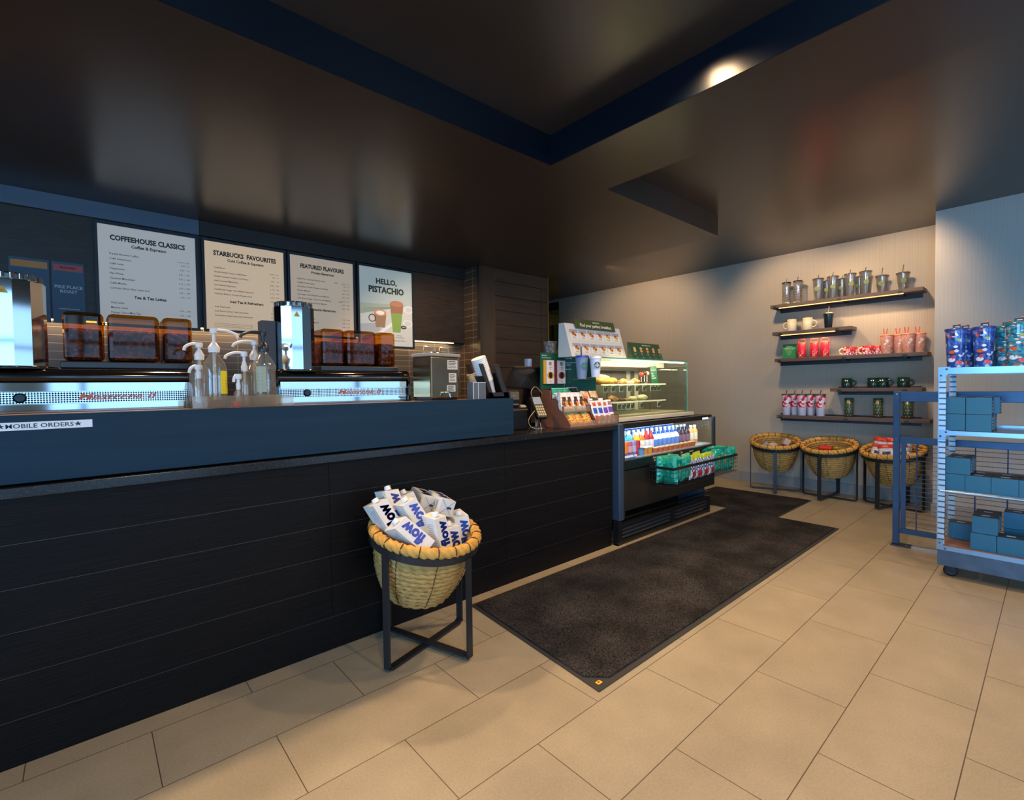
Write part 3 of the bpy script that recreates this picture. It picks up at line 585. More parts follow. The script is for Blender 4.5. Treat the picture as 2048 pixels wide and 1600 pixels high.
m = MB(); m.box(1.60, 1.69, 2.135, 2.19, 1.071, 1.165, glass('smoked_acrylic', 'a9b2bb', .2, .1, .45, '7f8890')); T.part('box', m)
m = MB(); m.box(1.60, 1.605, 2.1345, 2.1355, 1.071, 1.166, mat('acr_edge', 'b8c4cc', .3)); m.box(1.635, 1.638, 2.134, 2.135, 1.071, 1.166, MC['acr_edge']); m.box(1.60, 1.69, 2.134, 2.136, 1.163, 1.166, MC['acr_edge']); T.part('edge_trim', m)
cupw = mat('paper_cup', 'd6d8dc', .6)
def cup_stack(base, ax, n, r, mt, part='cup_stack'):
    """nested cups along ax (pointing from bottom to rims)"""
    m = MB(); ax = Vector(ax).normalized(); m.X = Matrix.Translation(base) @ ax.to_track_quat('Z', 'Y').to_matrix().to_4x4()
    prof = [(r*.7, 0)]
    for k in range(n): z = .09+k*.0105; prof += [(r*.97, z), (r*1.04, z+.003), (r*1.04, z+.006), (r*.98, z+.0085)]
    m.lathe(prof, mt, seg=28); return m
T = Thing('lid_dispenser', 'black wooden dispenser with two slots and a leaning stack of white cups', 'dispenser', (0, 0, 0))
m = MB(); hold = mat('holder_black', '1b1917', .45, nz=(8, '2a2623'))
ax = Vector((-.36, .0, 1)); 
m.X = Matrix(((1, 0, -.40, 0), (0, 1, 0, 0), (0, 0, 1, 0), (0, 0, 0, 1)))
for yy in (0.0, .122): 
    m.box(0, .03, yy, yy+.01, 0, .20, hold, .003); m.box(.105, .145, yy, yy+.01, 0, .20, hold, .003); m.box(.0, .145, yy, yy+.01, 0, .035, hold)
m.box(0, .145, 0, .132, 0, .012, hold); m.box(0, .006, 0, .132, 0, .13, hold); m.box(.139, .145, 0, .132, 0, .15, hold)
T.part('holder', m); T.place((1.745, 2.16, 1.071))
m = cup_stack((1.80, 2.226, 1.09), (-.42, 0, 1), 14, .043, cupw); single('cup_stack', m, 'leaning stack of nested white paper cups in the black dispenser', 'cups')
m = cup_stack((1.735, 2.262, 1.071), (-.25, .1, 1), 6, .032, mat('kraft_cup', 'c9a880', .6)); single('cup_stack', m, 'shorter stack of tan cups behind the white stack', 'cups')

# ---------------------------------------------------------------- till area
T = Thing('till_monitor', 'black till monitor seen from behind, tilted on its stand', 'monitor', (2.33, 2.52, .857), world=True)
m = MB(); bk = mat('device_black', '100f10', .3); 
m.raw([(2.06, 2.41, 1.138), (2.40, 2.43, 1.12), (2.49, 2.50, 1.268), (2.235, 2.50, 1.272), (2.06, 2.425, 1.133), (2.40, 2.445, 1.115), (2.49, 2.52, 1.262), (2.235, 2.52, 1.266)], [(0, 1, 2, 3), (7, 6, 5, 4), (0, 4, 5, 1), (1, 5, 6, 2), (2, 6, 7, 3), (3, 7, 4, 0)], mat('monitor_black', '17171a', .18)); T.part('screen', m)
m = MB(); m.box(2.235, 2.49, 2.497, 2.503, 1.272, 1.279, mat('brass_glint', '8a7248', .3, metal=.7)); T.part('top_edge', m)
m = MB(); m.bar((2.36, 2.50, 1.19), (2.40, 2.60, .872), .05, .02, bk); m.box(2.30, 2.50, 2.52, 2.72, .858, .875, bk, .004); T.part('stand', m)
T = Thing('receipt_printer', 'black receipt printer on a box beside the till', 'printer', (2.07, 2.35, .857), world=True)
m = MB(); m.box(2.005, 2.10, 2.30, 2.38, 1.004, 1.115, bk, .01); T.part('case', m); m = MB(); m.box(2.015, 2.09, 2.297, 2.301, 1.055, 1.105, mat('device_grey', '5a544b', .35)); m.box(2.02, 2.085, 2.296, 2.301, 1.02, 1.03, MC['device_grey']); m.text('Epson', (2.052, 2.2965, 1.082), YX, YZ, .012, mat('device_type', '8a8578', .4)); T.part('front_panel', m)
m = MB(); m.box(1.985, 2.16, 2.295, 2.45, .858, 1.003, bk, .006); m.box(1.985, 2.16, 2.291, 2.296, .985, .992, MC['brass_glint']); T.part('base_box', m)
m = MB(); m.box(2.105, 2.155, 2.30, 2.38, 1.0035, 1.012, mat('receipt_paper', 'a5977a', .6)); m.box(2.108, 2.15, 2.305, 2.37, 1.012, 1.018, MC['receipt_paper']); single('note_pad', m, 'small cream note pad on the black box beside the till', 'note pad')
T = Thing('card_terminal', 'handheld card payment terminal on a round stand', 'card terminal', (2.235, 2.28, .857), world=True)
m = MB(); X4 = Matrix.Translation((2.235, 2.27, .995)) @ Matrix.Rotation(math.radians(-16), 4, 'Z') @ Matrix.Rotation(math.radians(52), 4, 'X'); m.X = X4
m.box(-.040, .040, -.085, .085, -.016, .016, bk, .008); T.part('terminal_body', m)
m = MB(); m.X = X4; m.box(-.031, .031, .018, .076, .0165, .0175, mat('lcd', '7c8c98', .15, emit=.1)); T.part('display', m)
m = MB(); m.X = X4; kk = mat('keypad', '9a9170', .5)
for i in range(4):
    for j in range(4): m.box(-.030+.0155*i, -.0185+.0155*i, -.072+.021*j, -.057+.021*j, .0165, .0195, kk)
T.part('keypad', m)
m = MB(); m.lathe([(.055, 0), (.055, .006), (.012, .010), (.011, .11)], mat('stand_slate', '2c3a48', .35), (2.25, 2.30, .8575), 24); T.part('stand', m)
m = MB(); m.tube(smoothpath([(2.22, 2.30, 1.04), (2.19, 2.29, 1.10), (2.25, 2.31, 1.135), (2.33, 2.33, 1.09)]), .0025, mat('cable', '8f8a7c', .4)); m.tube(smoothpath([(2.20, 2.26, .985), (2.13, 2.25, .93), (2.13, 2.24, .885), (2.17, 2.22, .863), (2.21, 2.22, .868), (2.19, 2.20, .862), (2.23, 2.25, .90)]), .0025, MC['cable']); T.part('cable', m)
# ---------------------------------------------------------------- snack rack on the worktop
rackb = mat('rack_brown', '6b4231', .5, nz=(3, '7a4d3a')); clearp = glass('clear_front', 'f2ece4', .12, .04, .18, 'c9b7a2')
T = Thing('snack_rack', 'stepped brown snack rack at the right end of the worktop', 'rack', (2.62, 2.25, .857), world=True)
side = [(2.107, .858), (2.107, .885), (2.165, .962), (2.165, 1.004), (2.215, 1.004), (2.215, 1.046), (2.285, 1.046), (2.285, 1.112), (2.38, 1.118), (2.38, .858)]
for x in (2.362, 2.64):
    m = MB(); m.prism(side if x < 2.5 else side[:4]+[(2.25, 1.0), (2.25, .858)], 'x', x, x+.008, rackb); T.part('side_panel', m)
m = MB(); m.box(2.882, 2.89, 2.107, 2.26, .858, .93, rackb); T.part('side_panel', m)
m = MB(); m.box(2.37, 2.89, 2.11, 2.38, .858, .866, rackb); m.box(2.37, 2.64, 2.17, 2.37, .955, .962, rackb); m.box(2.37, 2.64, 2.25, 2.37, 1.04, 1.046, rackb); m.box(2.362, 2.64, 2.372, 2.38, .86, 1.112, rackb); m.box(2.65, 2.89, 2.26, 2.27, .86, 1.0, rackb); T.part('shelf', m)
m = MB(); m.box(2.37, 2.64, 2.1675, 2.17, .958, 1.0, clearp); m.box(2.65, 2.882, 2.108, 2.111, .866, .925, clearp); m.box(2.37, 2.64, 2.108, 2.111, .866, .9, clearp)
for x in (2.50,): m.box(x, x+.002, 2.17, 2.23, .962, 1.0, clearp)
for x in (2.708, 2.766, 2.824): m.box(x, x+.002, 2.111, 2.18, .866, .922, clearp)
T.part('clear_front', m)
def bag(name, label, cat, w_, h, t, mf, group, seed=0, wob=.003):
    T = Thing(name, label, cat, (0, 0, 0), group=group); m = MB(); m.pillow(w_, h, t, mf, wob=wob, seed=seed, nx=8, nz=12); T.part('wrapper', m)
    return T
foil = mat('foil_silver', 'c9cacd', .25, metal=.3); fw = mat('foil_white', 'd8d8da', .35); dbrown = mat('print_brown', '4a2a18', .4); oran = mat('print_orange', 'd9822b', .4)
blu = mat('print_blue', '1f4fb5', .35); pur = mat('print_purple', '6a3fa8', .35); redp = mat('print_red', 'b8452f', .4); tealb = mat('foil_teal', '159a80', .22, coat=.3); greenb = mat('foil_green', '176b4c', .3)
def lens_print(base, a, b):
    def f(u, v, fr):
        if not fr: return base
        d = ((u-.5)/.36)**2+((v-.48)/.27)**2
        return (b if (u > .55 and v < .5) else a) if d < 1 else base
    return f
def band_print(base, a, b):
    return lambda u, v, fr: base if (not fr or v < .08 or v > .93 or u < .1) else (a if .42 < v < .68 else (b if (v <= .36 or v > .74) and .2 < u < .85 else base))
tilt = lambda loc, rz, rx, ry=0: Matrix.Translation(loc) @ Matrix.Rotation(rz, 4, 'Z') @ Matrix.Rotation(rx, 4, 'X') @ Matrix.Rotation(ry, 4, 'Y')
A = bag('snack_bag', '', 'snack bag', .075, .135, .02, lens_print(fw, dbrown, oran), 'chocolate almond bags on the middle step', 1)
pos = [(2.41, 2.186, -.12, 'frontmost left silver bag with dark almond picture on the rack'), (2.462, 2.186, .05, 'silver almond-picture bag beside the clear divider'), (2.53, 2.188, .02, 'silver almond-picture bag right of the clear divider'), (2.59, 2.188, .06, 'silver almond-picture bag at the right end of the middle step'),
       (2.405, 2.206, .2, 'silver almond bag tucked behind the leftmost one'), (2.54, 2.210, -.05, 'silver almond bag standing behind the right pair')]
for k, (x, y, rz, lb) in enumerate(pos):
    mt = tilt((x, y, .964), rz, -.30); t = A.place(None, matrix=mt) if k == 0 else A.copy(matrix=mt); t.o['label'] = lb
for k in range(3): A.copy(matrix=tilt((2.377+.008*k, 2.20+.006*k, .966), .9, -.12, .05), label='plain silver bag seen edge-on at the left end of the middle step', group='edge-on silver bags')
def twopack(a, b, off, names):
    B = bag('snack_bag', names[0], 'snack bag', .062, .165, .018, band_print(fw, a, b), 'coloured band bags on the lower right step', off)
    return B
B1 = twopack(blu, redp, 2, ['white snack bag with blue band at the left of the right step']); B1.place(None, matrix=tilt((2.682, 2.135, .872), .05, -.3))
B1.copy(matrix=tilt((2.738, 2.135, .872), .0, -.28), label='white snack bag with blue band, second on the right step')
B1.copy(matrix=tilt((2.70, 2.175, .885), .1, -.25), label='white snack bag with blue band, standing behind the front two')
B2 = twopack(pur, mat('print_nut', '9c6a55', .4), 3, ['white snack bag with purple band, third on the right step']); B2.place(None, matrix=tilt((2.797, 2.135, .872), 0, -.27))
B2.copy(matrix=tilt((2.853, 2.135, .876), -.1, -.29), label='white snack bag with purple band at the right end of the rack')
B2.copy(matrix=tilt((2.82, 2.175, .885), .1, -.25), label='white snack bag with purple band, standing behind its pair')
cookie = speck('biscuit_fill', 'd49a3e', ['c07f2a', 'e3b25c', '9a5a1c'], 120, .4)
C = bag('biscuit_pack', '', 'biscuit pack', .085, .11, .03, lambda u, v, fr: (mat('pack_green', '3f6b50', .3) if v > .75 else cookie), 'golden biscuit packs at the foot of the rack', 4)
for k, (x, y, z, rz, lb) in enumerate([(2.43, 2.118, .870, .0, 'golden biscuit pack at the foot of the rack, left end'), (2.50, 2.122, .868, .15, 'golden biscuit pack leaning across the middle of the rack foot'), (2.575, 2.120, .868, -.1, 'golden biscuit pack at the foot of the rack beside the brown panel')]):
    mt = tilt((x, y, z), rz, -.62); t = C.place(None, matrix=mt) if k == 0 else C.copy(matrix=mt); t.o['label'] = lb
tealp = bag('pouch', '', 'pouch', .07, .075, .02, lambda u, v, fr: (foil if v < .32 or v > .93 else tealb), 'pouches on the top step', 5)
for k in range(3):
    mt = tilt((2.425+.055*k, 2.29, 1.05), .05*k, -.12); t = tealp.place(None, matrix=mt) if k == 0 else tealp.copy(matrix=mt); t.o['label'] = ('teal topped pouch at the left of the top step', 'teal topped pouch in the middle of its three', 'teal topped pouch nearest the black ones')[k]
bp_ = bag('pouch', '', 'pouch', .07, .08, .02, lambda u, v, fr: (foil if v < .3 or v > .9 else mat('foil_black', '2c3332', .25, metal=.3)), 'pouches on the top step', 6)
for k in range(2):
    mt = tilt((2.60+.05*k, 2.31, 1.048), -.05*k, -.12, .1*k); t = bp_.place(None, matrix=mt) if k == 0 else bp_.copy(matrix=mt); t.o['label'] = ('black and silver pouch on the top step beside the teal ones', 'black and silver pouch leaning at the end of the top step')[k]
# clip strip of orange packs right of the rack, against the case
T = Thing('packet_stand', 'small clear stand of orange fruit packets between rack and pastry case', 'stand', (2.80, 2.33, .857), world=True)
m = MB(); m.box(2.70, 2.91, 2.36, 2.366, .858, 1.12, glass('acrylic')); m.box(2.70, 2.91, 2.30, 2.366, 1.03, 1.034, MC['acrylic']); m.box(2.70, 2.91, 2.30, 2.366, .96, .964, MC['acrylic']); T.part('frame', m)
op = speck('fruit_print', 'd8643a', ['e88f5c', 'c94f2a', 'e8b49a'], 70, .3); op2 = speck('fruit_print2', 'a9a08a', ['d99068', '8f9a70', 'c7b7a0', 'c86a4a'], 70, .3)
for k, (x, z, q, lb) in enumerate([(2.755, 1.04, op, 'orange fruit packet on the upper rung of the clear stand'), (2.85, 1.045, op2, 'mixed fruit packet with green edge on the upper rung'), (2.78, .968, op, 'orange fruit packet on the lower rung of the clear stand'), (2.865, .968, mat('lilac_print', 'a79ab5', .4), 'lilac packet on the lower rung of the clear stand')]):
    m = MB(); m.X = tilt((x, 2.30, z), 0, -.5, .12); m.box(-.042, .042, -.006, .006, 0, .062, q, .003); single('fruit_packet', m, lb, 'packet')

# ---------------------------------------------------------------- green sign with coffee packets and cups
dg = mat('sign_green', '0f5238', .45); sw = mat('sign_white', 'd8dcd8', .5)
def siren(mb, c, r, green, white, xd=YX, yd=YZ, nrm=(0, -1, 0), ring=True):
    """round badge with a crowned figure drawn in plain strokes"""
    c = Vector(c); N = Vector(nrm); X = Vector(xd); Y = Vector(yd); P = lambda a, b, k=1: c+X*(a*r)+Y*(b*r)+N*(k*.0006)
    mb.disc(P(0, 0, .5), X, Y, r, green, 24); mb.disc(P(0, 0, 1), X, Y, r*.93, white, 24, r_in=r*.88)
    q = lambda pts: mb.raw([tuple(P(a, b, 1.2)) for a, b in pts], [tuple(range(len(pts)))], white)
    q([(-.16, .1), (.16, .1), (.13, .42), (0, .5), (-.13, .42)]); q([(-.2, .5), (-.1, .56), (0, .72), (.1, .56), (.2, .5), (.15, .46), (-.15, .46)])
    for s in (-1, 1):
        for k in range(3): q([(s*(.24+.12*k), .35-.1*k), (s*(.31+.12*k), .33-.1*k), (s*(.36+.15*k), -.35), (s*(.27+.15*k), -.4)][::s])
    q([(-.18, -.05), (.18, -.05), (.1, -.6), (-.1, -.6)])
sg2 = mat('sign_green2', '0d4a3a', .4); PX = Vector((.055, -.245, 0)).normalized(); PN = Vector((-.245, -.055, 0)).normalized()
T = Thing('display_stand', 'green folded display stand with two coffee packets, behind the snack rack', 'display stand', (2.6, 2.35, 1.10), world=True)
m = MB(); m.box(2.405, 2.650, 2.415, 2.421, 1.118, 1.374, dg); T.part('left_panel', m)
m = MB(); a_, b_ = (2.652, 2.415), (2.707, 2.170); qs = [(0, 1.10), (1, 1.10), (1, 1.325), (.72, 1.345), (.62, 1.374), (0, 1.374)]; L3 = lambda o: [(a_[0]+(b_[0]-a_[0])*t+o, a_[1]+(b_[1]-a_[1])*t, z) for t, z in qs]
m.raw(L3(0)+L3(.005), [(5, 4, 3, 2, 1, 0), tuple(range(6, 12))]+[(i, (i+1) % 6, 6+(i+1) % 6, 6+i) for i in range(6)], sg2); bd = T.part('right_panel', m)
m = MB(); m.bar((2.45, 2.43, 1.13), (2.45, 2.43, .8575), .012, .012, bk); m.bar((2.64, 2.43, 1.13), (2.64, 2.43, .8575), .012, .012, bk); T.part('post', m)
m = MB(); m.text('Rewards', (2.42, 2.4145, 1.356), YX, YZ, .013, sw, 'l'); m.text('Earn stars with every cup', (2.42, 2.4145, 1.34), YX, YZ, .009, sw, 'l')
for k, s_ in enumerate(['Save with your', 'own cup', '', 'Bring a clean cup', 'and save', '', '$0.10 off']):
    q = Vector((2.652, 2.415, 1.355-.016*k))+PX*.012+PN*.0015
    if s_: m.text(s_, q, PX, YZ, .015 if k < 2 else .012, sw, 'l')
T.part('lettering', m, bd)
for x, mt, nm in ((2.445, mat('packet_yellow', 'c9951f', .4), 'coffee packet with yellow side and dark cup picture, left on the green stand'), (2.562, mat('packet_red', '7d2430', .4), 'coffee packet with dark red side and dark cup picture, right on the green stand')):
    Tp = Thing('coffee_packet', nm, 'coffee packet', (x+.03, 2.40, 1.15), world=True)
    m = MB(); m.box(x-.022, x, 2.403, 2.413, 1.155, 1.322, mt); m.box(x, x+.078, 2.395, 2.413, 1.155, 1.322, mat('packet_cream', 'd6ccc4', .5)); p = Tp.part('box', m)
    m = MB(); siren(m, (x+.037, 2.3945, 1.298), .014, mat('mark_black', '20302a', .5), MC['packet_cream']); m.text('CAFFÈ', (x+.038, 2.3945, 1.27), YX, YZ, .012, redp); m.text('VIA', (x+.038, 2.3945, 1.258), YX, YZ, .010, ink)
    m.disc((x+.039, 2.3945, 1.215), YX, YZ, .034, mt if 'yellow' in nm else redp, 18, ry=.026); m.disc((x+.039, 2.394, 1.215), YX, YZ, .018, mat('coffee_dark', '2a1a22', .3), 18, ry=.023); m.text('roast', (x+.038, 2.3945, 1.17), YX, YZ, .011, redp); Tp.part('print', m, p)
def facing(c, r, z, side, sz, g_, w__):
    d = Vector((-.762, -.647, 0)); R_t = Vector((.647, -.762, 0)); n_ = (d*math.cos(side)+R_t*math.sin(side)).normalized(); x_ = Vector((-n_.y, n_.x, 0))
    m = MB(); siren(m, Vector((c[0], c[1], c[2]+z))+n_*r, sz, g_, w__, x_, YZ, n_); return m
c = (2.612, 2.214, 1.186); T = Thing('reusable_cup', 'frosted cold cup with blue lid and dark green straw on the green stand', 'cup', c, world=True)
m = MB(); m.lathe([(.032, 0), (.046, .150)], glass('frosted', 'c9d6ea', .08, .3, .55, '9fb1cf'), c, 28); q = T.part('cup', m)
m = MB(); m.lathe([(.050, .149), (.050, .158), (.046, .162)], mat('lid_blue', '2340b0', .3), c, 28); T.part('lid', m, q)
m = MB(); m.tube([(c[0]-.004, c[1], c[2]+.150), (c[0]-.008, c[1], c[2]+.225)], .0052, mat('straw_green', '0e4238', .4)); T.part('straw', m, q)
T.part('emblem', facing(c, .0435, .09, .45, .023, mat('mark_green', '1c6a4a', .4), MC['frosted']), q)
c = (2.645, 2.120, 1.196); T = Thing('hot_cup', 'white reusable hot cup with green round emblem beside the blue-lidded cup', 'cup', c, world=True)
m = MB(); m.lathe([(.028, 0), (.039, .128)], mat('cup_white', 'ccd3e2', .4), c, 28); q = T.part('cup', m); m = MB(); m.lathe([(.042, .127), (.042, .136), (.036, .138), (.036, .145)], mat('lid_white', 'dbdfe6', .4), c, 28); T.part('lid', m, q)
T.part('emblem', facing(c, .0375, .082, .3, .023, mat('mark_green2', '12503a', .4), MC['cup_white']), q)
T = Thing('cup_shelf', 'clear little shelf that holds the two sample cups', 'shelf', (2.645, 2.19, 1.18), world=True); m = MB(); m.box(2.575, 2.68, 2.165, 2.265, 1.181, 1.1855, glass('acrylic')); m.box(2.605, 2.70, 2.08, 2.163, 1.191, 1.1955, MC['acrylic']); T.part('shelf', m)
T = Thing('cup_of_lids', 'clear cup full of wrapped sweets behind the green stand', 'cup', (2.565, 2.475, 1.352)); m = MB(); m.lathe([(.034, 0), (.046, .10), (.050, .104), (.050, .112)], glass('clear_cup', 'e8e8e6', .2, .05, .2, 'bdbdb8'), seg=24, cap1=False); T.part('cup', m)
m = MB()
for k in range(14): a = k*2.4; m.ico((.022*math.cos(a), .022*math.sin(a), .012+.006*k), .014, speck('sweets', '9a9aa5', ['d8d8dd', '6a5560', 'b08a80'], 90, .3), 1)
T.part('contents', m, stuff=True)
m = MB(); m.box(2.515, 2.615, 2.445, 2.50, .857, 1.352, mat('back_box', '3a3630', .5)); single('storage_tower', m, 'dark narrow box standing behind the till and the green stand', 'box')
m = MB(); m.box(2.36, 2.40, 2.50, 2.53, 1.28, 1.335, mat('card_blue', '8fa3c4', .5)); m.box(2.37, 2.39, 2.505, 2.525, .857, 1.28, MC['device_black']); single('card_holder', m, 'small pale blue card on a thin post beside the till monitor', 'card holder')

# ---------------------------------------------------------------- pastry case
cream = mat('case_cream', 'c9bda6', .45); gl = glass('case_glass', 'f3faf7', .07); edge = mat('glass_edge', '35a598', .2)
T = Thing('pastry_case', 'glass pastry case on the worktop end with two lit shelves', 'pastry case', (3.45, 2.45, .86), world=True)
m = MB(); m.box(2.90, 4.06, 2.15, 2.72, .864, .893, cream, .003); m.box(2.90, 4.02, 2.19, 2.70, .8935, .905, mat('case_deck', '9a8f7a', .4)); T.part('base', m)
m = MB(); m.box(2.92, 3.995, 2.178, 2.183, .894, 1.335, gl); m.box(3.990, 3.995, 2.184, 2.68, .894, 1.335, gl); m.box(2.92, 2.925, 2.184, 2.68, .894, 1.335, gl); m.box(2.70, 3.995, 2.178, 2.68, 1.3355, 1.3415, gl); gp = T.part('glass', m)
m = MB(); m.box(2.70, 3.996, 2.1765, 2.179, 1.334, 1.3425, edge); m.box(3.9945, 3.9965, 2.18, 2.68, 1.334, 1.3425, edge); m.box(3.992, 3.9965, 2.176, 2.180, .895, 1.334, edge); T.part('glass_edge', m, gp, label='green polished glass edge')
m = MB(); m.box(2.92, 3.99, 2.68, 2.70, 1.27, 1.335, cream); m.box(2.92, 2.96, 2.68, 2.70, .9, 1.27, cream); m.box(3.80, 3.86, 2.68, 2.70, .9, 1.27, cream); m.box(3.93, 3.99, 2.68, 2.70, .9, 1.27, cream); m.box(2.96, 3.80, 2.684, 2.69, .905, 1.27, mat('case_back', '6b625c', .35)); m.box(3.86, 3.93, 2.684, 2.69, .905, 1.27, MC['case_back'])
m.box(2.92, 3.985, 2.40, 2.68, 1.29, 1.3345, cream); T.part('rear_frame', m)
for z, lb in ((1.14, 'upper'), (1.0, 'lower')):
    m = MB(); m.box(2.93, 3.84, 2.30, 2.67, z, z+.006, glass('shelf_glass', 'dfe6df', .15)); m.box(2.93, 3.84, 2.296, 2.302, z-.004, z+.008, mat('shelf_lip', 'e6dcc4', .35)); m.box(3.40, 3.41, 2.60, 2.61, .9, z, steel); m.box(3.83, 3.835, 2.45, 2.455, .9, z, MC['acrylic']); T.part('case_shelf', m)
m = MB(); m.box(2.95, 3.98, 2.20, 2.22, 1.322, 1.333, mat('led_case', 'ffe2b0', .5, emit=7)); T.part('led_strip', m, label='warm lamp strip')
area('case_light', (3.46, 2.24, 1.318), (3.46, 2.45, 1.0), 1.0, 6, (1, .82, .56), .02)
area('case_light', (3.46, 2.5, 1.28), (3.46, 2.45, 1.0), .9, 4, (1, .82, .56), .05)
tagm = mat('tag_green', '28382a', .5)
for z, xs in ((1.135, [2.98, 3.075, 3.18, 3.29, 3.40, 3.50, 3.62, 3.67, 3.72]), (.995, [3.15, 3.21, 3.27, 3.33, 3.46, 3.72])):
    for k, x in enumerate(xs):
        m = MB(); m.box(x-.026, x+.026, 2.291, 2.294, z-.05, z+.002, mat('tag_edge', 'd2c7a6', .5)); m.box(x-.023, x+.023, 2.2895, 2.291, z-.046, z-.002, tagm); m.box(x-.018, x+.0, 2.289, 2.2895, z-.012, z-.009, sw); m.box(x+.013, x+.018, 2.289, 2.2895, z-.04, z-.034, sw)
        single('price_tag', m, 'dark green price tag hanging from the %s pastry shelf' % ('upper' if z > 1.1 else 'lower'), 'price tag', 'price tags of the %s pastry shelf' % ('upper' if z > 1.1 else 'lower'))
gold = mat('pastry_gold', 'd08c2e', .5, bump=(60, .6, .004), nz=(25, 'e2b04f')); bread = mat('pastry_pale', 'd9bd85', .6, nz=(30, 'e6d3a5')); choc = mat('pastry_brown', '6b3c20', .6, bump=(60, .8, .004)); crust = speck('pastry_nut', 'a8642c', ['c98a45', '7a4018', 'd8a35a'], 110, .6, bump=.8)
def pastry(kind, c, label, s=1.0, sd=0):
    x, y, z = c; m = MB()
    if kind == 'croissant':
        for i in range(9): a = -1.2+.3*i; r = .011+.013*math.cos(a*.95); m.ico((x+.052*s*math.sin(a), y-.02*math.cos(a), z+r), r*s, gold, 1, (1, 1.1, 1), .05, i)
    elif kind == 'roll': m.ico((x, y, z+.026*s), .04*s, gold if sd % 2 else bread, 2, (1, .9, .65), .04, sd)
    elif kind == 'loaf': m.box(x-.05*s, x+.05*s, y-.03, y+.03, z, z+.028*s, crust if sd == 1 else (bread if sd == 2 else choc), .01)
    elif kind == 'danish': m.ico((x, y, z+.018), .05*s, crust, 2, (1, .85, .42), .1, sd); m.ico((x, y, z+.036), .022*s, gold, 1, (1, 1, .5))
    elif kind == 'scone': m.ico((x, y, z+.02*s), .045*s, bread if sd != 3 else choc, 2, (1.2, .8, .5), .06, sd)
    single(kind if kind != 'loaf' else 'loaf_slice', m, label, 'pastry')
for a in [('roll', (2.99, 2.37, 1.147), 'yellow roll at the far left of the upper pastry shelf', 1, 1), ('croissant', (3.07, 2.36, 1.147), 'croissant between two yellow rolls on the upper shelf', 1.15, 0), ('scone', (3.11, 2.44, 1.147), 'pale scone heaped behind the croissant, tallest of the upper shelf', 1.9, 2), ('roll', (3.17, 2.37, 1.147), 'round golden roll right of the croissant', 1.05, 1), ('loaf', (3.28, 2.37, 1.147), 'nut-brown loaf on the upper shelf', 1, 1),
          ('loaf', (3.39, 2.37, 1.147), 'pale cheese loaf on the upper shelf', .9, 2), ('danish', (3.49, 2.38, 1.147), 'glazed danish at the right of the upper shelf', 1.1, 3), ('roll', (3.44, 2.46, 1.147), 'golden roll behind the pale loaf', .9, 3),
          ('danish', (3.17, 2.38, 1.007), 'tall lumpy danish at the left of the lower shelf', 1.25, 5), ('loaf', (3.10, 2.37, 1.007), 'dark chocolate slice at the left of the lower shelf', .9, 0), ('loaf', (3.25, 2.36, 1.007), 'dark chocolate slice right of the lumpy danish', .8, 0), ('loaf', (3.35, 2.37, 1.007), 'nutty slice in the middle of the lower shelf', .7, 1), ('scone', (3.46, 2.38, 1.007), 'flat golden scone on the lower shelf', .9, 1), ('scone', (3.60, 2.38, 1.007), 'long pale scone at the right of the lower shelf', 1.15, 2)]: pastry(*a)
T = Thing('cake_pop_stand', 'small dark stand for three cake pops on the upper pastry shelf', 'stand', (3.60, 2.37, 1.147), world=True); m = MB(); m.box(3.525, 3.685, 2.34, 2.40, 1.147, 1.163, mat('stand_brown', '2f241c', .5)); m.text('cake pops', (3.60, 2.3395, 1.155), YX, YZ, .010, sw); T.part('base', m)
for x, z, c_, lb in ((3.575, 1.228, 'b3302a', 'red cake pop on a white stick'), (3.62, 1.240, '3b2418', 'dark chocolate cake pop on a white stick'), (3.66, 1.235, 'c98a78', 'pink cake pop on a white stick')):
    Tc = Thing('cake_pop', lb, 'cake pop', (x, 2.37, 1.163)); m = MB(); m.ico((0, 0, z-1.163), .021, mat('pop_'+c_, c_, .4), 2); Tc.part('cake', m); m = MB(); m.tube([(0, 0, 0), (0, 0, z-1.175)], .0025, sw); Tc.part('stick', m)
m = MB(); m.X = tilt((3.77, 2.36, 1.147), 0, -.08, -.06); m.box(-.05, .05, 0, .004, 0, .155, mat('sign_green')); 
for k, s in enumerate(('Our', 'bakery', 'favourites')): m.text(s, (-.038, -.001, .09-.02*k), YX, YZ, .016, sw, 'l')
m.box(-.04, .035, -.001, 0, .118, .120, sw); single('shelf_sign', m, 'narrow green sign leaning at the right end of the upper pastry shelf', 'sign')
# boards on top of the case
T = Thing('breakfast_board', 'white sloping board of twelve breakfast cards on the pastry case', 'display board', (2.87, 2.3, 1.343), world=True)
wb = mat('board_white', 'd2cdc4', .5); z0, z1, yb, yt = 1.343, 1.584, 2.246, 2.318; xl, xr = 2.545, 3.19
m = MB(); m.raw([(xl, yb, z0), (xr, yb, z0), (xr-.0, yt, z1), (xl, yt, z1), (xl, yb+.13, z0), (xr, yb+.13, z0), (xr, yt+.05, z1), (xl, yt+.05, z1)], [(0, 1, 2, 3), (7, 6, 5, 4), (0, 4, 5, 1), (1, 5, 6, 2), (2, 6, 7, 3), (3, 7, 4, 0)], wb)
body = T.part('board', m); sl = (yt-yb)/(z1-z0); F = lambda x, z, k: (x, yb+(z-z0)*sl-k*.001, z)
n_ = Vector((0, -1, sl)).normalized(); up_ = Vector((0, sl, 1)).normalized(); R = random.Random(4)
food = [mat('food_a', 'c9772c', .5), mat('food_b', 'd99a35', .5), mat('food_c', 'b35a2a', .5)]; gm = mat('card_grey', '9a97a3', .5); cw = mat('card_white', 'e2ddd4', .5)
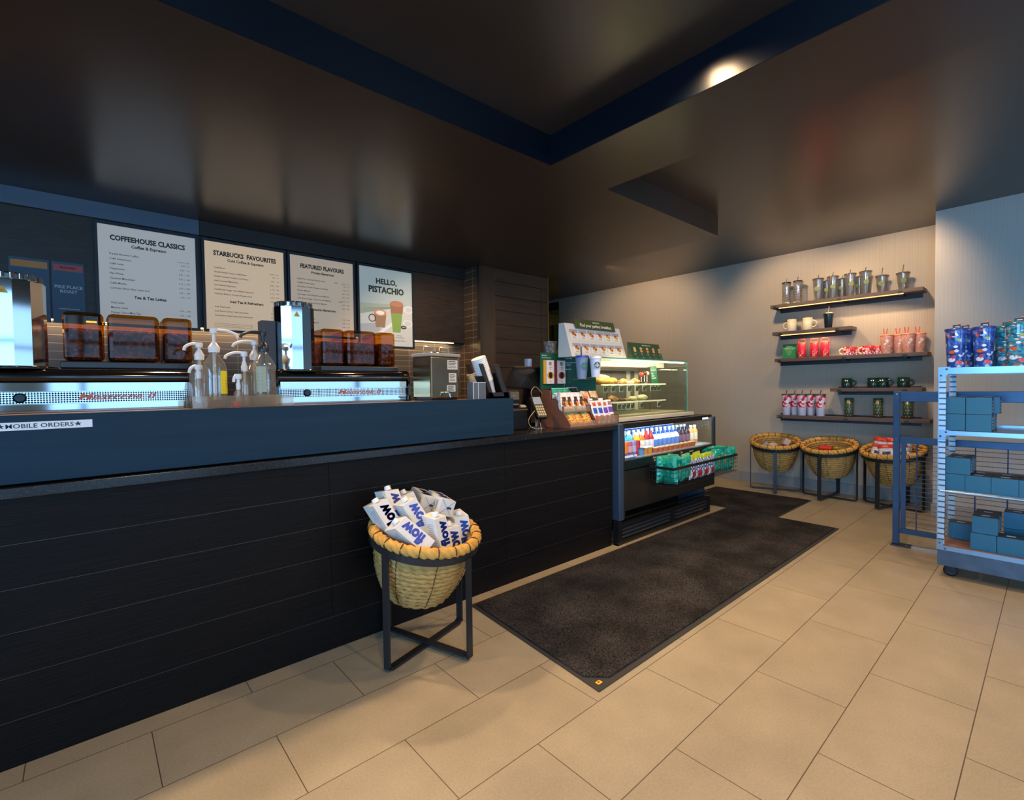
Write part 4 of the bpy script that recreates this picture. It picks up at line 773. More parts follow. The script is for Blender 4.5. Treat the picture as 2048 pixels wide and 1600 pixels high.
for r_ in range(2):
    for c_ in range(6):
        xa = xl+.035+c_*.098; za = z1-.115-r_*.100; m = MB()
        m.quad(F(xa, za, 1), F(xa+.088, za, 1), F(xa+.088, za+.072, 1), F(xa, za+.072, 1), cw); m.quad(F(xa, za+.048, 1.6), F(xa+.088, za+.048, 1.6), F(xa+.088, za+.072, 1.6), F(xa, za+.072, 1.6), gm)
        m.disc(F(xa+.04+R.uniform(-.006, .006), za+.042, 2.4), YX, up_, .020, food[R.randrange(3)], 10, ry=.014); m.disc(F(xa+.052, za+.034, 3), YX, up_, .015, food[R.randrange(3)], 9, ry=.011); m.disc(F(xa+.035, za+.05, 3), YX, up_, .009, mat('food_dark', '6a3417', .5), 8, ry=.007)
        for k in range(2): m.quad(F(xa+.02, za+.008+.007*k, 1.8), F(xa+.06, za+.008+.007*k, 1.8), F(xa+.06, za+.010+.007*k, 1.8), F(xa+.02, za+.010+.007*k, 1.8), ink2)
        T.part('breakfast_card', m, body)
m = MB(); xa, xb = 2.65, 3.115
m.raw([F(xa, 1.551, 12), F(xb, 1.551, 12), F(xb-.012, 1.622, 20), F(xa-.012, 1.622, 20), F(xa, 1.551, 15), F(xb, 1.551, 15), F(xb-.012, 1.622, 23), F(xa-.012, 1.622, 23)][:4], [(0, 1, 2, 3)], mat('banner_green', '3f4a28', .45)); 
m.raw([F(xa, 1.551, 11), F(xb, 1.551, 11), F(xb-.012, 1.622, 18), F(xa-.012, 1.622, 18)], [(3, 2, 1, 0)], MC['banner_green']); bn = T.part('banner', m, label='green banner')
m = MB(); wy = mat('banner_type', 'f4ead0', .5); m.text('Find your perfect breakfast.', F((xa+xb)/2-.004, 1.577, 19), YX, up_, .034, wy, w=.98); m.text('Find your perfect breakfast.', F((xa+xb)/2-.0032, 1.5774, 19), YX, up_, .034, wy, w=.98); m.text('MAKE & GO', F((xa+xb)/2, 1.604, 21), YX, up_, .015, wy); T.part('banner_lettering', m, bn)
T = Thing('sandwich_board', 'green board with five sandwich pictures on the pastry case', 'display board', (3.36, 2.2, 1.343), world=True); xl, xr, z0, z1, yb, yt = 3.20, 3.63, 1.343, 1.472, 2.195, 2.225; sl = (yt-yb)/(z1-z0)
m = MB(); m.raw([(xl, yb, z0), (xr, yb, z0), (xr-.02, yt, z1), (xl-.03, yt, z1), (xl, yb+.05, z0), (xr, yb+.05, z0), (xr-.02, yt+.004, z1), (xl-.03, yt+.004, z1)], [(0, 1, 2, 3), (7, 6, 5, 4), (0, 4, 5, 1), (1, 5, 6, 2), (2, 6, 7, 3), (3, 7, 4, 0)], mat('board_green', '2c4a2c', .45)); body = T.part('board', m)
m = MB(); m.text('#yoursfavourites', F((xl+xr)/2, 1.455, 1.5), YX, up_, .017, sw)
for k in range(5):
    xa = xl+.045+.088*k
    for j in range(3): m.disc(F(xa, 1.428-.011*j, 1.5+.4*j), YX, up_, .018-.002*(j == 1), [mat('bun', 'd9a860', .5), mat('fill_'+str(k), ('d9c49a', 'b87a4a', 'b8402f', 'c9a890', 'd98f3a')[k], .5), MC['bun']][j], 12, ry=.010)
    m.text('sandwich', F(xa, 1.386, 1.5), YX, up_, .008, sw); m.text('$6.95', F(xa, 1.376, 1.5), YX, up_, .007, sw); m.quad(F(xa+.012, 1.352, 1.5), F(xa+.018, 1.352, 1.5), F(xa+.018, 1.36, 1.5), F(xa+.012, 1.36, 1.5), sw)
T.part('artwork', m, body)
# ---------------------------------------------------------------- drinks cooler
cbk = mat('cooler_black', '141516', .3); cpan = mat('cooler_panel', '29251f', .3, metal=.3); cin = mat('cooler_inside', 'b9bfc6', .4); post = mat('post_slate', '3a4a5c', .25, metal=.3)
T = Thing('drinks_cooler', 'open lit drinks cooler at the right end of the bar', 'cooler', (3.55, 2.35, 0), world=True)
m = MB(); m.box(2.88, 4.29, 2.09, 2.72, .22, .50, cbk); m.box(2.91, 4.28, 2.070, 2.09, .222, .515, cpan, .003); m.box(2.88, 4.29, 2.66, 2.72, .5, .835, cin); m.box(2.88, 2.905, 2.12, 2.66, .5, .835, cin); T.part('body', m)
m = MB(); m.box(2.875, 4.29, 2.062, 2.09, .523, .590, cbk, .002); sill = T.part('sill', m)
m = MB(); m.box(2.88, 4.27, 2.060, 2.092, .590, .596, steel); T.part('sill_edge', m, sill)
m = MB(); m.box(2.905, 4.28, 2.092, 2.66, .585, .600, mat('deck_white', 'b4bac2', .35)); m.box(2.905, 4.26, 2.38, 2.66, .705, .711, cin); T.part('shelf', m)
m = MB(); m.box(2.81, 4.29, 2.10, 2.72, .836, .858, cbk, .003); m.box(2.875, 4.05, 2.065, 2.10, .822, .862, cbk, .003); T.part('top', m)
m = MB(); m.box(2.812, 2.868, 2.050, 2.12, .17, .862, post, .006); m.box(2.868, 2.90, 2.064, 2.09, .17, .862, mat('post_black', '1d2024', .3)); T.part('corner_post', m)
m = MB(); m.box(4.255, 4.29, 2.066, 2.085, .59, .84, mat('post_dark', '1c2a34', .3)); m.box(4.255, 4.29, 2.085, 2.70, .825, .842, MC['post_dark']); m.box(4.26, 4.285, 2.68, 2.70, .6, .83, MC['post_dark']); T.part('end_frame', m)
m = MB(); m.box(4.272, 4.277, 2.086, 2.68, .60, .826, gl); T.part('end_glass', m)
m = MB(); m.box(2.91, 4.24, 2.11, 2.125, .822, .834, mat('led_cool', 'e6f2ff', .5, emit=3)); m.box(2.91, 4.24, 2.40, 2.41, .698, .705, mat('led_cool2', 'e6f2ff', .5, emit=3)); T.part('lamp_strip', m, label='cool white lamp strip')
m = MB(); m.box(2.91, 4.20, 2.068, 2.10, .17, .175, cbk); m.box(4.05, 4.15, 2.10, 2.6, .02, .22, post); m.box(2.85, 4.05, 2.30, 2.6, .02, .22, cbk); T.part('base_frame', m)
area('cooler_light', (3.58, 2.14, .815), (3.58, 2.35, .6), 1.3, 3.2, (.82, .92, 1), .03); area('cooler_light', (3.58, 2.42, .81), (3.58, 2.55, .7), 1.3, 1.6, (.82, .92, 1), .03)
m = MB(); m.box(2.79, 4.144, 2.050, 2.075, .0, .012, cbk)
m.box(2.79, 2.84, 2.047, 2.09, .0, .168, cbk); m.box(3.50, 3.55, 2.047, 2.075, .012, .15, cbk); m.box(4.10, 4.144, 2.047, 2.09, 0, .146, cbk); m.box(2.84, 4.10, 2.049, 2.075, .125, .15, cbk); m.box(2.84, 4.10, 2.049, 2.06, .012, .035, cbk)
for k in range(3): m.raw([(2.84, 2.052, .045+.028*k), (4.10, 2.052, .045+.028*k), (4.10, 2.072, .062+.028*k), (2.84, 2.072, .062+.028*k)], [(0, 1, 2, 3)], mat('louvre', '24262a', .35))
T.part('louvred_plinth', m)
m = MB(); m.box(3.225, 3.62, 2.0585, 2.0615, .528, .589, mat('chalk_board', '15181c', .6)); m.box(3.63, 4.10, 2.0585, 2.0615, .528, .589, MC['chalk_board'])
ck = mat('chalk', 'cfd4d0', .7)
for s, x, z in (('Butter Popcorn', 3.31, .578), ('$3.29   180c', 3.31, .556), ('Apple Chips', 3.50, .576), ('$3.79   70c', 3.51, .555), ('Chips', 3.68, .576), ('$2.95', 3.68, .552), ('Salted mix', 3.84, .572)): m.text(s, (x, 2.058, z), YX, YZ, .021, ck, shear=.15, w=.8)
T.part('chalk_sign', m, sill, label='black strip with white chalk lettering')
def drink(kind, cols, h, r, label):
    T = Thing(kind, label, kind.replace('_', ' '), (0, 0, 0)); body, band, cap = cols; m = MB()
    if kind == 'drink_can': m.lathe([(r*.85, 0), (r, .006), (r, h*.93), (r*.82, h)], body, seg=16); T.part('can', m); m = MB(); m.lathe([(r*1.01, h*.3), (r*1.01, h*.7)], band, seg=16, cap0=False, cap1=False); T.part('print', m)
    elif kind == 'drink_cup': m.lathe([(r*.8, 0), (r, h*.9)], body, seg=16); T.part('cup', m); m = MB(); m.lathe([(r*1.06, h*.9), (r*1.06, h)], cap, seg=16); T.part('lid', m)
    elif kind == 'drink_carton': m.box(-r, r, -r, r, 0, h, body, .003); T.part('carton', m); m = MB(); m.box(-r*.9, r*.9, -r-.001, -r, h*.2, h*.8, band); T.part('print', m)
    else: m.lathe([(r*.9, 0), (r, .008), (r, h*.68), (r*.45, h*.86), (r*.42, h*.9)], body, seg=18); b = T.part('bottle', m); m = MB(); m.lathe([(r*1.015, h*.22), (r*1.015, h*.6)], band, seg=18, cap0=False, cap1=False); T.part('print', m, b); m = MB(); m.lathe([(r*.5, h*.88), (r*.5, h)], cap, seg=14); T.part('cap', m)
    return T
c_ = lambda n, h_, r=.35: mat(n, h_, r); wht = c_('plastic_white', 'dfe4ea'); 
def row(T, xs, y, z, label, group, jit=.003):
    R = random.Random(len(group))
    for k, x in enumerate(xs):
        t = T.place((x, y, z)) if k == 0 else T.copy((x, y+R.uniform(-jit, jit), z), rotz=R.uniform(-.3, .3))
        t.o['label'] = label; t.o['group'] = group
lin_ = lambda a, n, d: [a+d*i for i in range(n)]
cans = [('orange', 'd9772a'), ('amber', 'c9a03a'), ('pink', 'b85a6a'), ('lilac', '8a86b8'), ('crimson', 'a82838')]
for k, (n, hx) in enumerate(cans):
    T = drink('drink_can', (c_('can_'+n, hx, .25), c_('can2_'+n, ('e08a3a', 'dcc27a', 'd3a3a8', 'b5b3cf', 'c23545')[k]), wht), .115, .026, '')
    row(T, [2.945+.052*[1, 0, 2, 3, 4][k]], 2.135, .6005, n+' drinks can in the front row of the cooler, left end', 'drinks cans in the cooler')
T = drink('drink_carton', (c_('energy_blue', '1c3f9c'), wht, wht), .028, .018, ''); row(T, lin_(2.93, 4, .042), 2.098, .6005, 'low blue box in front of the cans in the cooler', 'low blue boxes in the cooler', 0)
T = drink('drink_bottle', (c_('teal_water', '3f9aa5', .2), c_('teal_band', 'c3d8dc'), wht), .175, .030, ''); row(T, lin_(2.95, 4, .066), 2.215, .6005, 'pale teal bottle with a white cap behind the cans', 'teal bottles in the cooler')
for k, (hx, nm) in enumerate((('e0b31f', 'yellow'), ('c8702a', 'orange'))):
    T = drink('drink_bottle', (c_('juice_'+nm, hx, .2), c_('juice_label', 'd8d2bf'), wht), .165, .029, ''); row(T, [3.235+.064*k], 2.195, .6005, nm+' juice bottle with cream label near the middle of the cooler', 'juice bottles')
T = drink('drink_bottle', (c_('tomato', 'a82a26', .2), c_('tomato_label', 'cfcfd3'), c_('cap_red', 'b83228')), .165, .026, ''); row(T, [3.365, 3.425], 2.19, .6005, 'white-labelled bottle with red cap right of the juices', 'red-capped bottles')
T = drink('drink_bottle', (c_('milk', 'c8d0dc', .25), c_('milk_label', '5b7fc0'), c_('cap_blue', '2a50b0')), .150, .030, ''); row(T, lin_(3.50, 6, .066), 2.20, .6005, 'milky bottle with blue cap and blue print', 'blue-capped bottles')
T = drink('drink_bottle', (c_('cola', '3a2a30', .2), c_('cola_label', '7c5a68'), c_('cap_dark', '2c2c38')), .160, .029, ''); row(T, lin_(3.905, 3, .066), 2.21, .6005, 'dark drink bottle near the right end of the cooler', 'dark bottles')
T = drink('drink_bottle', (c_('peach', 'c99558', .2), c_('peach_label', 'd9c9a8'), wht), .165, .029, ''); row(T, [4.11, 4.175], 2.21, .6005, 'peach coloured bottle at the right end of the cooler', 'peach bottles')
T = drink('drink_cup', (c_('cup_amber', 'c98a3a'), wht, wht), .055, .030, ''); row(T, [3.235, 3.30], 2.125, .6005, 'short amber pot in the cooler front row', 'short pots')
T = drink('drink_cup', (c_('pot_blue', '5c8fc0'), wht, c_('pot_dark', '22303f')), .055, .032, ''); row(T, [3.17], 2.115, .6005, 'short blue pot with dark lid in the cooler front row', 'short pots')
T = drink('drink_cup', (c_('pot_red', 'b5643c'), wht, c_('pot_lid', 'c9b07a')), .040, .030, ''); row(T, lin_(3.37, 9, .075), 2.118, .6005, 'low reddish pot along the cooler front, right of the amber ones', 'low reddish pots')
T = drink('drink_cup', (c_('yog_blue', '2f62c0'), wht, c_('yog_lid', 'e6ecf5')), .060, .028, ''); row(T, lin_(3.36, 13, .064), 2.43, .712, 'small blue yoghurt pot on the raised rear shelf', 'yoghurt pots on the rear shelf')
T = drink('drink_cup', (c_('pot_crimson', '8a3a30'), wht, c_('pot_silver', 'a9adb3')), .065, .030, ''); row(T, lin_(2.96, 6, .066), 2.43, .712, 'dark red pot with silver lid on the raised rear shelf', 'dark red pots on the rear shelf')
T = drink('drink_bottle', (c_('water_mix', '9fb3cc', .2), c_('water_label', '6a86c2'), wht), .17, .030, ''); row(T, lin_(2.95, 19, .067), 2.30, .6005, 'pale bottle in the second row of the cooler', 'second row of pale bottles')

# ---------------------------------------------------------------- wire basket of chip bags on the cooler front
T = Thing('wire_basket', 'long black wire basket hung on the cooler front, full of bags', 'wire basket', (3.71, 1.94, .38), world=True)
x0, x1, y0, y1, z0, z1 = 3.185, 4.235, 1.845, 2.045, .385, .52; wire = mat('wire_black', '16181b', .4)
m = MB(); 
for a, b in (((x0, y0), (x1, y0)), ((x1, y0), (x1, y1)), ((x1, y1), (x0, y1)), ((x0, y1), (x0, y0))): m.bar((*a, z1), (*b, z1), .004, .020, wire); 
T.part('rim_band', m)
m = MB(); loop = [(x0, y0), (x1, y0), (x1, y1), (x0, y1)]
for z in (z0, z0+.035, z0+.07, z0+.105):
    for i in range(4): m.tube([(*loop[i], z), (*loop[(i+1) % 4], z)], .0015, wire, 5)
for i in range(31): x = x0+(x1-x0)*i/30; m.tube([(x, y1, z0), (x, y0, z0), (x, y0, z1)], .0014, wire, 5); m.tube([(x, y1, z0), (x, y1, z1)], .0014, wire, 5)
for i in range(1, 7): y = y0+(y1-y0)*i/7; m.tube([(x0, y, z1), (x0, y, z0), (x1, y, z0), (x1, y, z1)], .0014, wire, 5)
T.part('wire_mesh', m)
m = MB(); m.box(3.3, 3.32, 2.045, 2.062, .49, .53, wire); m.box(4.08, 4.1, 2.045, 2.062, .49, .53, wire); T.part('hook', m)
tan = mat('snack_picture', 'b58a55', .4); lime = mat('foil_lime', 'a3b51e', .3); tdark = mat('foil_teal_dark', '0d6f63', .25)
cb = bag('chip_bag', '', 'chip bag', .135, .205, .055, lambda u, v, fr: (foil if .80 < v < .86 and u < .3 else (tan if fr and ((u-.5)/.16)**2+((v-.45)/.2)**2 < 1 and (int(u*40)+int(v*30)) % 3 else tealb)), 'chip bags in the wire basket', 11, .004)
Rb = random.Random(5)
spots = [(3.245, 1.90, 'teal chip bag at the near left corner of the wire basket'), (3.345, 1.90, 'teal chip bag second from the left along the basket front'), (3.445, 1.905, 'teal chip bag third from the left along the basket front'), (3.26, 1.985, 'teal chip bag at the rear left of the wire basket'), (3.40, 1.985, 'teal chip bag at the rear, left of the lime-topped bags'),
         (3.97, 1.905, 'teal chip bag right of the white and red bags'), (4.08, 1.90, 'teal chip bag second from the right end'), (4.17, 1.905, 'teal chip bag at the right end of the wire basket'), (4.00, 1.985, 'teal chip bag standing tall at the rear right'), (4.13, 1.985, 'teal chip bag at the rear right corner')]
for k, (x, y, lb) in enumerate(spots):
    mt = tilt((x, y, .392+Rb.uniform(0, .01)), Rb.uniform(-.25, .25)+(1.2 if k == 0 else 0), Rb.uniform(-.12, .12), Rb.uniform(-.16, .16)); t = cb.place(None, matrix=mt) if k == 0 else cb.copy(matrix=mt); t.o['label'] = lb
for k in range(2): cb.copy(matrix=Matrix.Translation((3.30+.72*k, 1.955, .552+.02*k)) @ Matrix.Rotation(.5-k, 4, 'Z') @ Matrix.Rotation(1.25, 4, 'X') @ Matrix.Translation((0, 0, -.1)), label=('teal chip bag lying on top of the left group', 'teal chip bag lying on top of the right group')[k])
apple = bag('chip_bag', '', 'chip bag', .115, .19, .05, lambda u, v, fr: (lime if v > .80 else (mat('apple_red', 'b32a2e', .35) if fr and ((u-.5)/.3)**2+((v-.2)/.13)**2 < 1 else (mat('script_blue', '4a5f9a', .4) if fr and v > .36 and (int(u*8)+int(v*12)) % 2 else fw))), 'apple chip bags in the wire basket', 12, .004)
for k, (x, y, lb) in enumerate([(3.56, 1.905, 'white bag with red apple and lime top, left of its four'), (3.66, 1.905, 'white bag with red apple and lime top, second of its four'), (3.76, 1.905, 'white bag with red apple and lime top, third of its four'), (3.865, 1.905, 'white bag with red apple and lime top, rightmost of the front four'), (3.60, 1.985, 'lime-topped white bag at the rear, left one'), (3.78, 1.985, 'lime-topped white bag at the rear, right one')]):
    mt = tilt((x, y, .392), Rb.uniform(-.15, .15), Rb.uniform(-.08, .08), Rb.uniform(-.1, .1)); t = apple.place(None, matrix=mt) if k == 0 else apple.copy(matrix=mt); t.o['label'] = lb

# ---------------------------------------------------------------- wall shelves
sh_w = mat('shelf_wood', '4a3b35', .5, nz=(6, '5b4a42', (1, .5, 8))); rail = mat('rail_dark', '1e2328', .45)
shelves = [(1.970, .80, 2.065, .83, 2.03, True, 'topmost long dark shelf, holding the clear tumblers'), (1.680, 1.33, 2.045, 1.375, 2.03, True, 'short dark shelf with two cream mugs, second from the top'),
           (1.396, .765, 2.02, .832, 2.03, False, 'long dark shelf with red flasks and pink tumblers, third from the top'), (1.080, .80, 1.505, .83, 1.482, False, 'short dark shelf with green mugs, fourth from the top'), (.795, .745, 2.00, .83, 2.025, False, 'lowest long dark shelf, above the rope baskets')]
for z, ya, yb, ra, rb, led, lb in shelves:
    T = Thing('wall_shelf', lb, 'shelf', (5.65, (ya+yb)/2, z-.035), world=True, group='wall shelves')
    m = MB(); m.box(5.545, 5.735, ya, yb, z-.034, z, sh_w, .002); b = T.part('board', m)
    m = MB(); m.box(5.735, 5.75, ra, rb, z-.070, z+.012, rail); T.part('wall_rail', m)
    for y in ([yb-.045, (ya+yb)/2, ya+.16] if yb-ya > 1 else [yb-.08, ya+.12]): m = MB(); m.box(5.5435, 5.57, y-.018, y+.018, z-.036, z-.012, rail, .002); m.box(5.57, 5.735, y-.012, y+.012, z-.046, z-.0345, rail); T.part('bracket', m, b)
    if led:
        m = MB(); m.box(5.560, 5.568, ya+.14, yb-.08, z-.041, z-.0345, mat('led_shelf', 'ffb866', .5, emit=3.5)); T.part('led_strip', m, b, label='thin warm lamp strip')
        area('shelf_light', (5.60, (ya+yb)/2, z-.044), (5.66, (ya+yb)/2, z-.5), yb-ya-.2, 2.4*(yb-ya), (1, .70, .42), .02).rotation_euler = (0, math.radians(-8), PI/2)
def tumbler(name, label, cat, h, r0, r1, body, lid, straw, sl=.06, group=None, lidh=.008, both=False, seg=20, extra=None):
    T = Thing(name, label, cat, (0, 0, 0), group=group); m = MB(); m.lathe([(r0*.92, 0), (r0, .004), (r1, h)], body, seg=seg, cap1=False); b = T.part('cup', m)
    if lid: m = MB(); m.lathe([(r1*1.06, h-.002), (r1*1.06, h+lidh), (r1*.8, h+lidh+.003)], lid, seg=seg); T.part('lid', m)
    if straw: m = MB(); m.tube([(0, .004, h*.08 if both else h+lidh), (.004, -.004, h+lidh+sl)], .0038, straw, 7); T.part('straw', m)
    if extra: extra(T, b)
    return T
clr = glass('tumbler_clear', 'dcd8d2', .30, .12, .12, 'c9ccd0'); strw = mat('straw_dark', '33381f', .4); lidc = glass('lid_clear', 'a9a096', .25, .1, .35, '6f6a66')
def inner(T, b, h=.2, r=.03):
    m = MB(); m.lathe([(r*.72, .012), (r*1.12, h*.96)], glass('tumbler_inner', 'e2dfda', .35, .08), seg=20, cap1=False); T.part('inner_wall', m, b)
    m = MB(); siren(m, (-r*1.12-.004, 0, h*.55), r*.6, mat('mark_olive', '6a7a42', .4), glass('mark_gap', 'e8e8e0'), XX_, YZ, (-1, 0, 0)); T.part('emblem', m, b)
def swirl(T, b):
    m = MB()
    for k in range(6): m.tube([(.0415*math.cos(a), .0415*math.sin(a), .02+.027*k+.012*math.cos(a+.6)) for a in [2*PI*i/20 for i in range(20)]], .0012, mat('swirl_black', '2a2422', .4), 4, closed=True)
    T.part('swirl_lines', m, b)
def items(T, spots, group=None):
    for k, (x, y, z, lb, *sc) in enumerate(spots):
        t = T.place((x, y, z)) if k == 0 else T.copy((x, y, z), rotz=.4*math.sin(7*k))
        if sc: t.o.scale = (sc[0],)*3
        if group: t.o['group'] = group
        if lb: t.o['label'] = lb
items(tumbler('tumbler', '', 'tumbler', .225, .037, .041, clr, mat('lid_black', '1e1a1c', .35), mat('straw_tan', '5a4a38', .4), .045, extra=swirl), [(5.63, 1.935, 1.9705, 'clear tumbler with black swirl lines, left end of the top shelf'), (5.63, 1.826, 1.9705, 'clear tumbler with black swirl lines, second from the left on the top shelf')], 'clear tumblers on the top shelf')
items(tumbler('tumbler', '', 'tumbler', .215, .033, .049, clr, lidc, strw, .04, extra=lambda T, b: inner(T, b, .215, .036)), [(5.63, 1.637, 1.9705, 'first tall clear tumbler with green emblem after the gap'), (5.63, 1.508, 1.9705, 'second tall clear tumbler with green emblem, left of centre'), (5.63, 1.362, 1.9705, 'third tall clear tumbler with green emblem, right of centre'), (5.63, 1.238, 1.9705, 'rightmost tall clear tumbler with green emblem'),
       (5.69, 1.575, 1.9705, 'smaller clear tumbler behind, between the first two tall ones', .88), (5.69, 1.445, 1.9705, 'smaller clear tumbler behind, between the second and third tall ones', .88), (5.69, 1.30, 1.9705, 'smaller clear tumbler behind, left of the rightmost tall one', .86)], 'clear tumblers on the top shelf')
items(tumbler('tumbler', '', 'tumbler', .150, .031, .050, clr, lidc, strw, .075, extra=lambda T, b: inner(T, b, .150, .036)), [(5.63, 1.11, 1.9705, 'short wide clear tumbler, second from the right on the top shelf'), (5.63, .955, 1.9705, 'short wide clear tumbler at the right end of the top shelf')], 'clear tumblers on the top shelf')
def mug(label, h, r, body, hand, rz, group=None, hr=None, base=None):
    T = Thing('mug', label, 'mug', (0, 0, 0), group=group); m = MB(); m.lathe([(r*.93, 0), (r, .004), (r, h), (r*.93, h), (r*.90, .008)], body, seg=28, cap1=True); b = T.part('bowl', m)
    if base: m = MB(); m.lathe([(r*1.012, .004), (r*1.012, h*.42)], base, seg=28, cap0=False, cap1=False); T.part('lower_print', m, b)
    hr = hr or h*.28; m = MB(); m.tube([(r*.9+hr*1.25*math.sin(a)*1.0, 0, h*.5+hr*math.cos(a)) for a in [PI*i/12 for i in range(13)]], .0075, hand, 8); T.part('handle', m)
    T.o.rotation_euler = (0, 0, rz); return T
ivory = mat('mug_ivory', 'd6c8a8', .35); 
a = mug('cream mug with its handle to the left, left one on the short shelf', .128, .045, ivory, ivory, PI/2); a.place((5.64, 1.884, 1.6805), PI/2)
a.copy((5.64, 1.735, 1.6805), rotz=-PI/2, label='cream mug with its handle to the right, beside the black tumbler')
tumbler('tumbler', 'black faceted tumbler with gold straw on the short shelf', 'tumbler', .150, .032, .046, mat('tumbler_black', '1d2833', .25, metal=.3), mat('gold_lid', 'b89a6a', .3, metal=.7), mat('straw_gold', 'c9aa72', .3, metal=.6), .065, seg=12).place((5.64, 1.548, 1.6805))
T = Thing('shelf_card', 'green text card at the left end of the third shelf', 'card', (5.66, 1.92, 1.3965), world=True); m = MB(); m.X = tilt((5.655, 1.918, 1.3965), -PI/2, -.08, .02); m.box(-.065, .065, 0, .004, 0, .155, mat('card_green', '1c7a45', .5)); b = T.part('card', m)
m = MB(); m.X = tilt((5.655, 1.918, 1.3965), -PI/2, -.08, .02)
for k, s in enumerate(('SPRING', 'COLLECTION', 'Look for new cups', 'and mugs in', 'this season', 'limited')): m.text(s, (0, -.001, .128-.016*k), YX, YZ, .017 if k < 2 else .010, mat('card_cream', 'cfe0a8', .5), w=1.1)
T.part('lettering', m, b)
red = mat('flask_red', 'd2263a', .35, coat=.2); redl = mat('flask_trim', 'e0604e', .35)
T = Thing('flask', '', 'flask', (0, 0, 0), group='red flasks on the third shelf'); m = MB(); m.lathe([(.034, 0), (.038, .004), (.038, .148), (.034, .152)], red, seg=28); b = T.part('bottle', m); m = MB(); m.lathe([(.038, .149), (.038, .158), (.030, .160)], redl, seg=28); cp = T.part('lid', m)
m = MB(); m.tube([(0, -.033, .158), (0, -.033, .185), (0, -.026, .192), (0, .026, .192), (0, .033, .185), (0, .033, .158)], .006, redl, 8); T.part('carry_loop', m, cp)
m = MB(); 
for k in range(14): R = random.Random(k); th = PI+R.uniform(-.7, .7); z = .012+R.random()**2*.05; m.ico((.0385*math.cos(th), .0385*math.sin(th), z), .004, mat('flask_print', 'e8b8a0', .4), 1)
T.part('print', m, b)
items(T, [(5.64, 1.788, 1.3965, 'red flask with carry loop next to the green card'), (5.64, 1.671, 1.3965, 'red flask with carry loop, middle of three'), (5.64, 1.577, 1.3965, 'red flask with carry loop, rightmost of three')])
redm = speck('mug_red', 'a81f2e', ['b8283a', 'c23a4a', 'a01b28', 'd89aa0'], 45, .25, coat=.3); berry = speck('berry_print', 'b82636', ['e8d8da', 'c23a4a', 'f0e6e6', '8a1420'], 110, .3); crm = mat('handle_cream', 'e0d3ae', .35)
a = mug('', .084, .046, redm, crm, PI/2, 'red patterned mugs on the third shelf', .030, berry)
items(a, [(5.61, 1.365, 1.3965, 'red mug with cream handle, left of the red pair'), (5.61, 1.21, 1.3965, 'red mug with cream handle just left of the pink tumblers'), (5.68, 1.305, 1.3965, 'red mug standing behind the left red mug'), (5.68, 1.145, 1.3965, 'red mug standing behind, beside the first pink tumbler')])
for t in [o for o in D.objects if o.get('group') == 'red patterned mugs on the third shelf']: t.rotation_euler = (0, 0, PI/2)
pink = speck('tumbler_pink', 'd89a86', ['dc8f78', 'e0a890', 'e8c0b0', 'c8503f'], 60, .35, stops=[0, .3, .55, .78, .93]); pinkl = mat('lid_pink', 'dd8a62', .35); ps = mat('straw_red', 'd8452f', .35)
def ghost(T, b):
    m = MB()
    for (u, v, a_, bb) in ((.2, .112, .013, .017), (.05, .098, .010, .011), (-.12, .088, .008, .008)):
        th = PI+u; r = .0485; pts = []
        for i in range(10): q = 2*PI*i/10; pts.append((r*math.cos(th+a_/r*math.cos(q)), r*math.sin(th+a_/r*math.cos(q)), v+bb*math.sin(q)))
        m.raw(pts, [tuple(range(10))], mat('print_white', 'e6d8d2', .4))
    for k in range(4): th = PI+.2-.12*k; m.ico((.049*math.cos(th), .049*math.sin(th), .10+.01*(k % 2)), .003, mat('print_black', '1a1a1c', .5), 1)
    T.part('print', m, b)
a = tumbler('tumbler', '', 'tumbler', .168, .041, .050, pink, pinkl, ps, .06, seg=28, extra=ghost)
m = MB(); m.tube([(0, .02, .176), (.004, .026, .235)], .0038, ps, 7); a.part('straw', m)
items(a, [(5.615, 1.068, 1.3965, 'pink tumbler with orange lid, leftmost of the pink group'), (5.67, .985, 1.3965, 'pink tumbler half hidden in the middle of the pink group'), (5.615, .912, 1.3965, 'pink tumbler with orange lid, front right of the pink group'), (5.68, .845, 1.3965, 'pink tumbler at the right end behind the front one')], 'pink tumblers on the third shelf')
grn = mat('mug_green', '08221f', .15, coat=.5, nz=(30, '0c302b'))
a = mug('', .094, .046, grn, grn, -PI/2, 'dark green mugs on the short shelf')
items(a, [(5.63, 1.385, 1.0805, 'dark green mug at the left end of the fourth shelf'), (5.62, 1.17, 1.0805, 'dark green mug, left of the middle pair'), (5.64, 1.10, 1.0805, 'dark green mug, right of the middle pair'), (5.63, .945, 1.0805, 'dark green mug at the right end of the fourth shelf')])
for t in [o for o in D.objects if o.get('group') == 'dark green mugs on the short shelf']: t.rotation_euler = (0, 0, -PI/2)
flor = speck('floral_print', 'a81a30', ['c9c4d0', 'c92236', 'e0b8c0', '8a1030', 'd8d2dc'], 42, .3, coat=.3); fbase = mat('tumbler_frost', 'c3c6d6', .35)
def ftop(T, b): m = MB(); m.lathe([(.0385, .062), (.0462, .212)], flor, seg=28, cap0=False, cap1=False); T.part('print', m, b)
a = tumbler('tumbler', '', 'tumbler', .213, .036, .0455, fbase, mat('lid_slate', '33303a', .35), mat('straw_black', '20242c', .4), .045, extra=ftop, seg=28)
items(a, [(5.61, 1.925, .7955, 'red and white floral tumbler at the left end of the lowest shelf'), (5.68, 1.868, .7955, 'red and white floral tumbler behind the leftmost one'), (5.61, 1.775, .7955, 'red and white floral tumbler, front one of the middle pair'), (5.68, 1.715, .7955, 'red and white floral tumbler, rear one of the middle pair'), (5.61, 1.605, .7955, 'red and white floral tumbler standing alone on the right')], 'floral tumblers on the lowest shelf')
